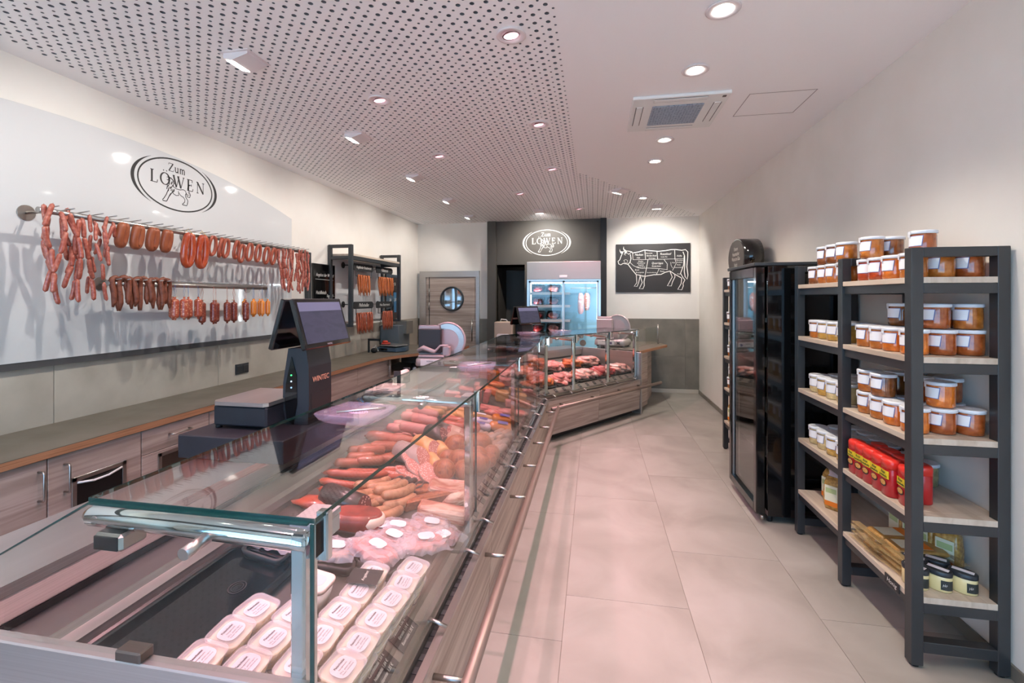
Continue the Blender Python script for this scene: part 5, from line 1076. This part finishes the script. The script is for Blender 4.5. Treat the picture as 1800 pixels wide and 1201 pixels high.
# cow chart
ck = thing('cow_chart', 'black board with white line drawing of a cow and its cuts', 'wall chart', (.95, YB-.003, 2.057)); BW, BH = 1.185, .805
MB().cbox(-BW/2,BW/2,-.02,0,-BH/2,BH/2,.002).build('board', M('chart_black', (46,43,43), .6), ck)
q = lambda a, b: ((a-1025)/1230*BW, (495-b)/820*BH)
d_ = D2()
for pts, wd in (([(690,235),(790,220),(890,190),(1000,205),(1120,215),(1240,205),(1330,190),(1400,190),(1500,205),(1560,195),(1598,235),(1595,320),(1582,480),(1600,620),(1585,690),(1555,650),(1540,560),(1548,440),(1545,300),(1520,230)],13),
    ([(690,235),(660,212),(600,200),(530,210),(498,280),(472,350),(442,375),(455,420),(490,435),(530,410),(610,425),(645,395),(662,330),(650,260)],12), ([(610,425),(680,520),(750,605),(810,615)],13), ([(750,605),(760,740),(715,805),(765,805),(790,740),(812,640)],11), ([(810,615),(850,740),(800,845),(862,845),(885,790),(880,720),(900,630)],12),
    ([(810,615),(900,635),(1040,610),(1160,605),(1230,570),(1310,550),(1380,600),(1500,670)],12), ([(1310,560),(1345,650),(1265,800),(1330,800),(1350,730),(1390,650),(1385,610)],11), ([(1500,670),(1490,760),(1435,860),(1500,865),(1525,800),(1520,760),(1550,700),(1520,660),(1480,590),(1530,450),(1540,300)],12),
    ([(895,195),(905,345)],8), ([(1095,215),(1105,345)],8), ([(1385,200),(1390,350)],8), ([(700,350),(1000,352),(1300,348),(1530,345)],5), ([(945,355),(920,500),(895,630)],8), ([(690,235),(695,350)],7), ([(650,400),(700,450),(780,490),(850,500),(940,495),(1110,505),(1270,525)],6), ([(1210,355),(1265,430),(1260,520)],6), ([(1390,350),(1410,420),(1350,540)],6), ([(1320,400),(1325,450),(1350,500)],5), ([(1130,510),(1090,600)],6), ([(540,360),(570,345),(605,360),(600,400),(560,402),(540,360)],5), ([(560,220),(545,260),(575,270)],6), ([(600,230),(620,260),(650,235),(680,210)],8)): d_.stroke([q(*p) for p in pts], wd/1230*BW)
for pts in ([(470,160),(485,205),(522,205),(512,245),(490,240),(472,205)], [(537,118),(545,165),(595,200),(588,240),(560,248),(550,205),(528,165)]): d_.fill([q(*p) for p in pts][::-1])
put('drawing', d_.mesh('drawing', chalk, lambda x, y: (x, -.0208, y)), ck)
for s_, a, b, sz in (('Nacken',795,268,.05),('Hals',785,320,.036),('Entrec\u00f4te',965,245,.03),('Rib-Eye-Steak',1003,288,.034),('Hochrippe',1012,330,.03),('Roastbeef',1235,262,.05),('Lende, Filet',1210,310,.026),('H\u00fcfte',1460,298,.042),('Querrippe',1100,415,.05),('Rinderleiter',1085,465,.036),('Schulter',825,380,.03),('Schaufelst\u00fcck',830,410,.028),('Bugspitze',830,442,.028),('Mageres Meisel',825,474,.026),('Brust',762,525,.036),('Brustspitze',810,568,.034),('Flanke',1180,553,.034),('Knochend\u00fcnnung',1008,572,.026),('Oberschale',1460,370,.028),('Rouladen',1465,405,.028),('Keule',1450,447,.03),('Unterschale',1440,490,.03),('Nuss',1365,410,.028),('Wade',1450,600,.026),('Hesse',855,640,.022)):
    x_, z_ = q(a, b); lettering(s_, ck, (x_, -.0208, z_), RB, sz, chalk, shear=.2, sx=.85)
# oak-edged table with glass shield beside the angled counter, small machine before the recess
o = thing('end_table', 'dark table with oak edge behind the end of the meat counter', 'table', (0,0,0))
pt = [(.60,6.37),(.71,6.60),(1.09,7.32),(.98,7.78),(.14,7.78),(.16,6.72)]
MB().prism(pt, .805, .84).build('top', worktop_m, o); MB().prism([(.605,6.355),(.72,6.59),(1.10,7.31),(1.085,7.325),(.705,6.62),(.595,6.375)], .802, .838).build('oak_edge', edge_m, o)
MB().prism([(.60,6.42),(.62,6.41),(.74,6.68),(.72,6.69)], .06, .80).build('side_panel', wood, o); MB().prism([(.22,6.80),(.68,6.72),(.9,7.6),(.22,7.6)], 0, .80).build('cabinet', wood, o)
o = thing('glass_shield', 'low clear glass shield with steel post on the oak-edged table', 'glass shield', (.62,6.70,.842), R(-26)); MB().cbox(-.004,.004,0,.80,.02,.27,.001).build('pane', glass, o); MB().cyl((0,.82,0), (0,.82,.30), .012, 10).build('post', satin, o)
for z in (.06,.24): MB().cyl((0,.80,z), (0,.82,z), .008, 8).build('clamp', chrome, o)
o = thing('stand', 'dark low stand in front of the recess carrying a beige machine', 'stand', (-1.45,7.35,0)); MB().cbox(-.22,.22,-.18,.18,.0,.83,.004).build('body', panelb, o)
o = thing('label_printer', 'beige box machine with white front in front of the recess', 'machine', (-1.45,7.35,.831)); MB().cbox(-.15,.15,-.15,.15,0,.34,.012).build('body', M('beige_plastic', (196,180,160), .5), o)
loft(MB(), [[(x,-.151,z+.09) for x, z in rrect(.22,.12,.04)], [(x,-.155,z+.09) for x, z in rrect(.21,.11,.04)]]).build('front', whitepl, o); MB().box(.03,.06,-.157,-.155,.08,.10).build('button', M('green_button', (50,110,80), .4), o); MB().tube([(-.08,0,.34),(-.06,0,.38),(.02,0,.37),(.04,0,.345)], .01, 8).build('handle', whitepl, o)
# ------------------------------------------------------------------ right wall: shelf racks
SZ = [.30, .64, .965, 1.305, 1.64]
def rack(label, ys):
    t = thing('shelf_rack', label, 'shelf', (1.31, ys[0], 0))
    for y in ys:
        a = y-ys[0]; f = MB().cbox(0,.045,a,a+.045,.01,1.765,.002).cbox(.31,.355,a,a+.045,.01,1.765,.002).cbox(.045,.31,a,a+.045,1.725,1.765,.002).cbox(.045,.31,a,a+.045,.066,.112,.002)
        for z in SZ: f.cbox(.045,.31,a,a+.045,z-.068,z-.026,.002)
        fo = f.build('side_frame', black, t)
        for x in (.022,.332): MB().cyl((x,a+.022,0), (x,a+.022,.012), .016, 10).build('foot', blackmat, fo)
    for k in range(len(ys)-1):
        a, b = ys[k]-ys[0]+.0455, ys[k+1]-ys[0]-.0005
        for z in SZ:
            e0 = -.045 if k == 0 else 0
            MB().cbox(.003,.352,a+e0,b,z-.025,z,.0015).build('shelf_board', woodl, t) if e0 == 0 else MB().cbox(.0455,.31,a+e0,a,z-.025,z,.0005).cbox(.003,.352,a,b,z-.025,z,.0015).build('shelf_board', woodl, t)
            MB().cbox(.012,.04,a,b,z-.066,z-.026,.001).build('shelf_rail', black, t)
    return t
rack('black steel shelf rack with oak boards in the right foreground', [2.18, 2.725, 3.27])
rack('black steel shelf rack behind the drinks fridge', [4.16, 5.0])
# ------------------------------------------------------------------ preserving jars
lab_w = MN('jar_label', [(150,150,168),(238,238,242),(242,242,246)], [.0,.2,1], scale=46, stretch=(1,1,9), detail=2, rough=.6)
lab_b = M('label_blue', (70,98,160), .6)
lidw = M('jar_lid', (226,228,234), .4)
clr = dict(red=((150,44,16),(178,66,24)), amber=((160,84,26),(190,112,44)), orange=((190,90,22),(214,116,38)), brown=((110,58,24),(140,80,38)), pale=((196,170,116),(214,192,142)), mustard=((178,132,52),(200,156,76)), olive=((120,104,66),(146,130,88)), deep=((140,60,22),(172,88,40)))
def jar_mesh(n, lidn=22):
    body = MB().lathe([(.0,.0005),(.044,.001),(.049,.006),(.0495,.03),(.0495,.088),(.047,.096)], lidn, cap=False)
    lid = MB().lathe([(.050,.094),(.0535,.096),(.0535,.107),(.050,.110),(.044,.1095),(.0,.1105)], lidn, cap=False)
    def patch(a0, a1, z0, z1, r, skew=0): 
        m = MB(); k = 6; vs = []
        for i in range(k+1):
            a = R(a0+(a1-a0)*i/k)
            for q, z in ((0, z0), (1, z1)):
                aa = a + (R(skew) if q == 0 else 0)*(1 if i > k/2 else -.2); vs.append((r*math.cos(aa), r*math.sin(aa), z))
        m.add(vs, [(2*i, 2*i+2, 2*i+3, 2*i+1) for i in range(k)], True); return m
    return body, lid, patch(158,236,.040,.084,.0504,-6), patch(155,239,.0375,.086,.0500,-6), patch(160,182,.082,.1085,.0542)
_b, _l, _p, _q, _s = jar_mesh(0)
lid_me, lab_me, bl_me, st_me = _l.mesh('lid', lidw), _p.mesh('label', lab_w), _q.mesh('label_edge', lab_b), _s.mesh('strap', lidw)
seal_me = MB().lathe([(.03,.1112),(.0,.1114)], 16, cap=False).mesh('lid_print', MN('lid_print', [(120,120,140),(226,228,234)], [.3,.5], scale=50, rough=.5))
JAR = {}
for k, (a, b) in clr.items():
    m_ = MN('preserve_'+k, [a, b, tuple(min(255, int(c*1.18)) for c in b)], [.32,.58,.76], scale=38, detail=6, rough=.14, coat=.8, rnd=1)
    t = thing('preserving_jar', 'x', 'jar'); put('jar', _b.mesh('jar', m_), t); l_ = put('lid', lid_me, t); put('lid_print', seal_me, l_); lb = put('label', lab_me, t); put('label_edge', bl_me, lb); put('strap', st_me, l_)
    JAR[k] = [t, False]
CN = dict(red='red', amber='amber', orange='orange', brown='brown', pale='beige', mustard='mustard', olive='olive', deep='rust')
SN = ['bottom', 'fourth', 'third', 'second', 'top']
cnt = {}
def jar(kind, x, y, z, rz, where):
    p_, used_ = JAR[kind]; key = (kind, where); cnt[key] = cnt.get(key, 0)+1; i = cnt[key]-1
    lb = '%s %s jar from near, %s' % (ORD[i], CN[kind], where); g_ = 'preserving jars, ' + where
    if not used_: JAR[kind][1] = True; p_.location = (x, y, z); p_.rotation_euler = (0,0,rz); p_['label'] = lb; p_['group'] = g_
    else: dup(p_, (x, y, z), rz, lb, g_)
XF = [1.384, 1.490, 1.597]
def row(si, ys, kinds, where, j=0, tier=0):
    for i, y in enumerate(ys): jar(kinds[i % len(kinds)] if isinstance(kinds, list) else kinds, XF[j]+random.uniform(-.004,.004), y+random.uniform(-.004,.004), SZ[si]+.0005+tier*.1118, R(random.uniform(-8,8)), where)
NB = [2.288, 2.405, 2.515, 2.625]; FB = [2.83, 2.94, 3.05, 3.16]
rn = ['front row', 'middle row', 'rear row']
# top shelf
row(4, NB, ['amber','orange','red','red'], 'front row of the top shelf, near bay'); row(4, NB, ['amber','deep','red','amber'], 'middle row of the top shelf, near bay', 1); row(4, NB[:2], ['deep','amber'], 'rear row of the top shelf, near bay', 2)
row(4, FB, ['amber','amber','amber','brown'], 'front row of the top shelf, far bay'); row(4, FB[:3], 'amber', 'middle row of the top shelf, far bay', 1)
row(4, [2.60,2.83,2.94,3.05], ['amber','amber','brown','brown'], 'second layer, front of the top shelf', 0, 1); row(4, [2.405,2.625], ['deep','brown'], 'second layer, middle of the top shelf', 1, 1)
# second shelf
row(3, NB, ['orange','orange','amber','amber'], 'front row of the second shelf, near bay'); row(3, NB, ['deep','deep','brown','brown'], 'middle row of the second shelf, near bay', 1); row(3, NB[:3], 'deep', 'rear row of the second shelf, near bay', 2)
row(3, FB, ['mustard','mustard','mustard','amber'], 'front row of the second shelf, far bay'); row(3, FB[:3], 'mustard', 'middle row of the second shelf, far bay', 1)
row(3, [2.32,2.55], ['deep','brown'], 'second layer, middle of the second shelf', 1, 1); row(3, [2.30,2.44,2.58], ['amber','deep','brown'], 'second layer, rear of the second shelf', 2, 1)
# third shelf
row(2, NB, ['orange','orange','amber','amber'], 'front row of the third shelf, near bay'); row(2, NB, ['deep','amber','brown','olive'], 'middle row of the third shelf, near bay', 1); row(2, NB, ['deep','amber','brown','olive'], 'rear row of the third shelf, near bay', 2)
row(2, FB, ['pale','pale','mustard','pale'], 'front row of the third shelf, far bay'); row(2, FB, ['pale','olive','pale','olive'], 'middle row of the third shelf, far bay', 1); row(2, FB, 'pale', 'rear row of the third shelf, far bay', 2)
row(2, [2.62,2.50], ['amber','brown'], 'second layer, front of the third shelf', 0, 1); row(2, [2.30,2.43,2.57], ['orange','deep','brown'], 'second layer, middle of the third shelf', 1, 1); row(2, [2.42,2.64], ['deep','olive'], 'second layer, rear of the third shelf', 2, 1)
# fourth shelf
row(1, FB, ['mustard','mustard','pale','pale'], 'front row of the fourth shelf, far bay'); row(1, FB, ['olive','pale','olive','pale'], 'middle row of the fourth shelf, far bay', 1); row(1, FB, 'olive', 'rear row of the fourth shelf, far bay', 2)
row(1, [2.64], 'olive', 'middle row of the fourth shelf behind the cans', 1); row(1, [2.56,2.665], 'olive', 'rear row of the fourth shelf behind the cans', 2)
# rack behind the fridge
for si in range(5):
    if si == 0: continue
    row(si, [4.86,4.96], ['pale','amber'] if si < 3 else ['amber','brown'], 'front row of %s shelf behind the fridge' % SN[si])
    if si in (1, 2, 3): row(si, [4.90], ['pale'], 'stacked on the %s shelf behind the fridge' % SN[si], 0, 1)
row(4, [4.40], ['amber'], 'middle row of the top shelf behind the fridge', 1); row(4, [4.40], ['mustard'], 'stacked at the top of the rack behind the fridge', 1, 1)
# red cans
def can():
    t = thing('red_can', 'x', 'can'); redm = M('can_red', (186,28,34), .3, coat=.3); redl = M('can_lid', (232,52,42), .3, coat=.3); pr = lambda w_, d_, z: [(x, y, z) for x, y in [(w_*math.cos(a)*abs(math.cos(a))**-.25 if abs(math.cos(a)) > 1e-3 else 0, d_*math.sin(a)*abs(math.sin(a))**-.25 if abs(math.sin(a)) > 1e-3 else 0) for a in [2*PI*k/28 for k in range(28)]]]
    loft(MB(), [pr(.030,.040,0), pr(.033,.043,.004), pr(.033,.043,.125), pr(.031,.041,.13)]).build('can', redm, t)
    l_ = loft(MB(), [pr(.034,.044,.127), pr(.034,.044,.158), pr(.030,.039,.168), pr(.02,.027,.171)]).build('lid', redl, t)
    yl = M('can_yellow', (226,196,40), .4); ylp = MB(); n = 10
    vs = []
    for i in range(n+1):
        y = -.036+.072*i/n; x = -.0337*(1-abs(y/.0435)**4)**.25 - .0006; vs += [(x, y, .082), (x, y, .118)]
    ylp.add(vs, [(2*i, 2*i+1, 2*i+3, 2*i+2) for i in range(n)], True); lb = ylp.build('label', yl, t)
    for s_, z in (('R\u00f6st', .107), ('zwiebeln', .092)): lettering(s_, lb, (-.0350, 0, z), RR, .017, M('can_print', (40,60,40), .5), shear=.2, bold=.0004)
    MB().prism([(.024*math.cos(2*PI*k/18), .058+.017*math.sin(2*PI*k/18)) for k in range(18)], -.0349, -.0343, 'x').build('bowl', M('bowl_dark', (40,34,32), .4), lb); MB().prism([(.020*math.cos(2*PI*k/18), .060+.012*math.sin(2*PI*k/18)) for k in range(18)], -.0353, -.0349, 'x').build('food_picture', MN('onions', [(170,104,40),(224,172,96)], [.35,.65], scale=160, rough=.5), lb)
    return t
cn = can(); fc = True
for i, (x, y, nm) in enumerate([(1.352,2.66,'farthest of the front row'),(1.352,2.595,'fourth of the front row'),(1.352,2.53,'middle of the front row'),(1.352,2.455,'second of the front row'),(1.352,2.385,'next to the front post'),(1.365,2.285,'nearest, just right of the front post'),(1.43,2.62,'farthest of the second row'),(1.43,2.53,'second row, middle'),(1.43,2.44,'second row, near'),(1.44,2.335,'second row, behind the nearest can')]):
    lb = 'red can with yellow label on the fourth shelf, ' + nm
    if fc: o = cn; o.location = (x, y, SZ[1]+.0005); o['label'] = lb; o['group'] = 'red cans on the fourth shelf'; fc = False
    else: o = dup(cn, (x, y, SZ[1]+.0005), R((i*37) % 20-10), lb, 'red cans on the fourth shelf')
# noodle bags
nood = MN('noodles', [(150,102,40),(196,148,72),(214,172,100)], [.32,.55,.72], scale=60, detail=5, rough=.3, coat=.6, bump=.4, rnd=1)
def bag(w, d, h):
    t = thing('noodle_bag', 'x', 'noodle bag'); loft(MB(), [rr3(w*.85,d*.8,.01,0), rr3(w,d,.015,h*.15), rr3(w*1.02,d*1.05,.015,h*.5), rr3(w*.92,d*.8,.012,h*.8), rr3(w*.7,d*.25,.006,h*.95)]).build('noodles', nood, t)
    loft(MB(), [rr3(w*.72,d*.24,.004,h*.94), rr3(w*.5,.006,.002,h*1.02), rr3(w*.62,.003,.001,h*1.13)]).build('film_top', film, t)
    m_ = MB(); m_.cbox(-w*.36,w*.36,-d*.56,-d*.54,h*.12,h*.72,.001); lb = m_.build('label', M('noodle_label', (226,222,196), .5) if 'noodle_label' not in MATS else MATS['noodle_label'], t)
    MB().box(-w*.36,w*.36,-d*.565,-d*.56,h*.12,h*.26).build('orange_band', M('orange_band', (226,120,24), .5) if 'orange_band' not in MATS else MATS['orange_band'], lb); MB().box(-w*.3,w*.3,-d*.565,-d*.56,h*.50,h*.64).build('green_panel', M('green_panel', (176,190,132), .5) if 'green_panel' not in MATS else MATS['green_panel'], lb); return t
bg_ = bag(.095,.065,.20); fb = True
for i, (x, y, rz, nm) in enumerate([(1.44,3.12,-75,'farther of two in the far bay'),(1.40,3.0,-50,'nearer of two in the far bay'),(1.56,2.675,-85,'farthest of the near bay row'),(1.575,2.595,-60,'second of the near bay row'),(1.58,2.51,-80,'third of the near row, label to front'),(1.61,2.43,-55,'nearest of the near bay row')]):
    lb = 'clear noodle bag on the bottom shelf, ' + nm; loc = (x, y, SZ[0]+.0005)
    if fb: o = bg_; o.location = loc; o.rotation_euler = (0,0,R(rz)); o['label'] = lb; o['group'] = 'noodle bags'; fb = False
    else: dup(bg_, loc, R(rz), lb, 'noodle bags')
dup(bg_, (1.38,4.93,SZ[0]+.0005), R(-60), 'clear bag of yellow noodles on the bottom shelf behind the fridge', 'noodle bags')
film2 = M('thin_film', (200,170,120), .2, alpha=.3)
pk = thing('noodle_pack', 'x', 'noodle pack'); loft(MB(), [rr3(.10,.20,.012,.002), rr3(.115,.215,.012,.012), rr3(.10,.20,.012,.023)]).build('noodles', MN('flat_noodles', [(150,104,46),(186,140,76)], [.35,.65], scale=30, stretch=(8,1,1), rough=.3, coat=.5, rnd=1), pk)
MB().box(-.125,.125,-.13,-.10,.010,.013).build('film_end', film2, pk); MB().box(-.12,.12,.10,.135,.010,.014).build('film_end', film2, pk); l_ = MB().box(-.035,.045,-.05,.08,.0232,.0238).build('label', MATS['noodle_label'], pk); MB().box(-.035,.045,-.05,-.01,.0239,.0243).build('orange_band', MATS['orange_band'], l_)
for i in range(8):
    c_, k = i % 2, i//2; loc = (1.455+.012*(k % 2)+.01*c_, 2.555-.122*c_-.006*(k % 2), SZ[0]+.0005+.0245*k); lb = 'flat noodle pack lying on the bottom shelf, %s stack, %s from below' % (('far', 'near')[c_], ORD[k])
    if i == 0: pk.location = loc; pk.rotation_euler = (0,0,R(92)); pk['label'] = lb; pk['group'] = 'flat noodle packs'
    else: dup(pk, loc, R(86+4*((i*3) % 4)), lb, 'flat noodle packs')
# honey jars with black lids
hj = thing('honey_jar', 'x', 'jar'); ov = lambda w_, d_, z: [(w_*math.cos(2*PI*k/24), d_*math.sin(2*PI*k/24), z) for k in range(24)]
loft(MB(), [ov(.030,.042,0), ov(.033,.046,.005), ov(.033,.046,.062), ov(.030,.043,.068)]).build('jar', M('honey', (226,206,150), .25, coat=.5), hj)
l_ = loft(MB(), [ov(.034,.047,.066), ov(.0345,.0475,.070), ov(.0345,.0475,.084), ov(.030,.043,.087)]).build('lid', M('lid_black', (40,44,50), .4), hj); MB().box(-.012,.012,-.035,.035,.0871,.0877).build('lid_label', paper, l_)
lb = MB(); vs = []
for i in range(9):
    a = R(200+70*i/8); vs += [(.0337*math.cos(a), .0467*math.sin(a), .012), (.0337*math.cos(a), .0467*math.sin(a), .052)]
lb.add(vs, [(2*i, 2*i+2, 2*i+3, 2*i+1) for i in range(8)], True); lo = lb.build('label', M('honey_label', (44,48,46), .5), hj); lettering('Honig', lo, (-.0235,-.0345,.034), (PI/2,0,R(-32)), .017, chalk, shear=.2)
for i, (x, y, nm) in enumerate([(1.375,2.265,'front left one, behind the post'),(1.46,2.262,'front middle one'),(1.55,2.258,'front right one'),(1.42,2.345,'rear left one'),(1.505,2.345,'rear right one')]):
    lb_ = 'oval honey jar with black lid on bottom shelf, ' + nm
    if i == 0: hj.location = (x, y, SZ[0]+.0005); hj.rotation_euler = (0,0,R(40)); hj['label'] = lb_; hj['group'] = 'honey jars'
    else: dup(hj, (x, y, SZ[0]+.0005), R(40+4*i), lb_, 'honey jars')
o = thing('shelf_sign', 'small black name strip at the front edge of the bottom shelf', 'sign', (1.306,2.30,.262)); MB().cbox(-.002,.002,-.05,.05,0,.04,.0006).build('strip', cardm, o); lettering('Honig', o, (-.0026,0,.02), RR, .028, chalk, shear=.2)
# ------------------------------------------------------------------ drinks fridge
f = thing('drinks_fridge', 'tall black drinks fridge with glass door beside the shelf rack', 'fridge', (1.10, 3.40, 0))
body = MB().box(.075,.57,0,.02,.05,1.775).box(.075,.57,.62,.64,.05,1.775).box(.55,.57,.02,.62,.05,1.775).box(.075,.55,.02,.62,.05,.12).box(.075,.55,.02,.62,1.70,1.775)
body.build('body', blackgl, f)
MB().cbox(-.012,.575,-.006,.646,1.776,1.80,.004).build('top_cover', black, f)
d_ = MB().cbox(0,.06,0,.055,.06,1.772,.006).cbox(0,.06,.585,.64,.06,1.772,.006).cbox(0,.06,.055,.585,.06,.12,.004).cbox(0,.06,.055,.585,1.70,1.772,.004).build('door', blackgl, f)
MB().box(.02,.028,.055,.585,.12,1.70).build('door_pane', glassd, d_); MB().cyl((.035,-.012,.035), (.035,-.012,.06), .012, 10).build('hinge', satin, d_); MB().cbox(.012,.02,.05,.06,.12,1.70,.001).cbox(.012,.02,.58,.59,.12,1.70,.001).build('pane_gasket', satin, d_)
for z in (.42,.74,1.06,1.38): MB().cbox(.10,.53,.025,.615,z,z+.012,.002).build('wire_shelf', anth, f)
for x in (.10,.52):
    for y in (.05,.58): MB().cyl((x,y,0), (x,y,.05), .02, 10).build('foot', blackmat, f)
o = thing('oval_sign', 'black oval drum sign with chalk writing on top of the rack behind the fridge', 'sign', (1.50, 4.90, 1.766))
el = [(.27*math.cos(2*PI*k/36), .19+.19*math.sin(2*PI*k/36)) for k in range(36)]
MB().prism(el, -.10, .07, 'x', True).build('drum', blackgl, o); MB().prism([(y*.94, .19+(z-.19)*.94) for y, z in el], -.103, -.100, 'x').build('face', M('sign_grey', (78,70,66), .4), o)
for s_, z in (('Unsere',.28),('Hausmacher',.23),('Wurst im Glas',.18),('frisch',.12)): lettering(s_, o, (-.1036,0,z), RR, .055, chalk, sx=.8)
MB().cbox(-.08,.05,-.10,.10,-.001,.03,.004).build('stand', black, o)
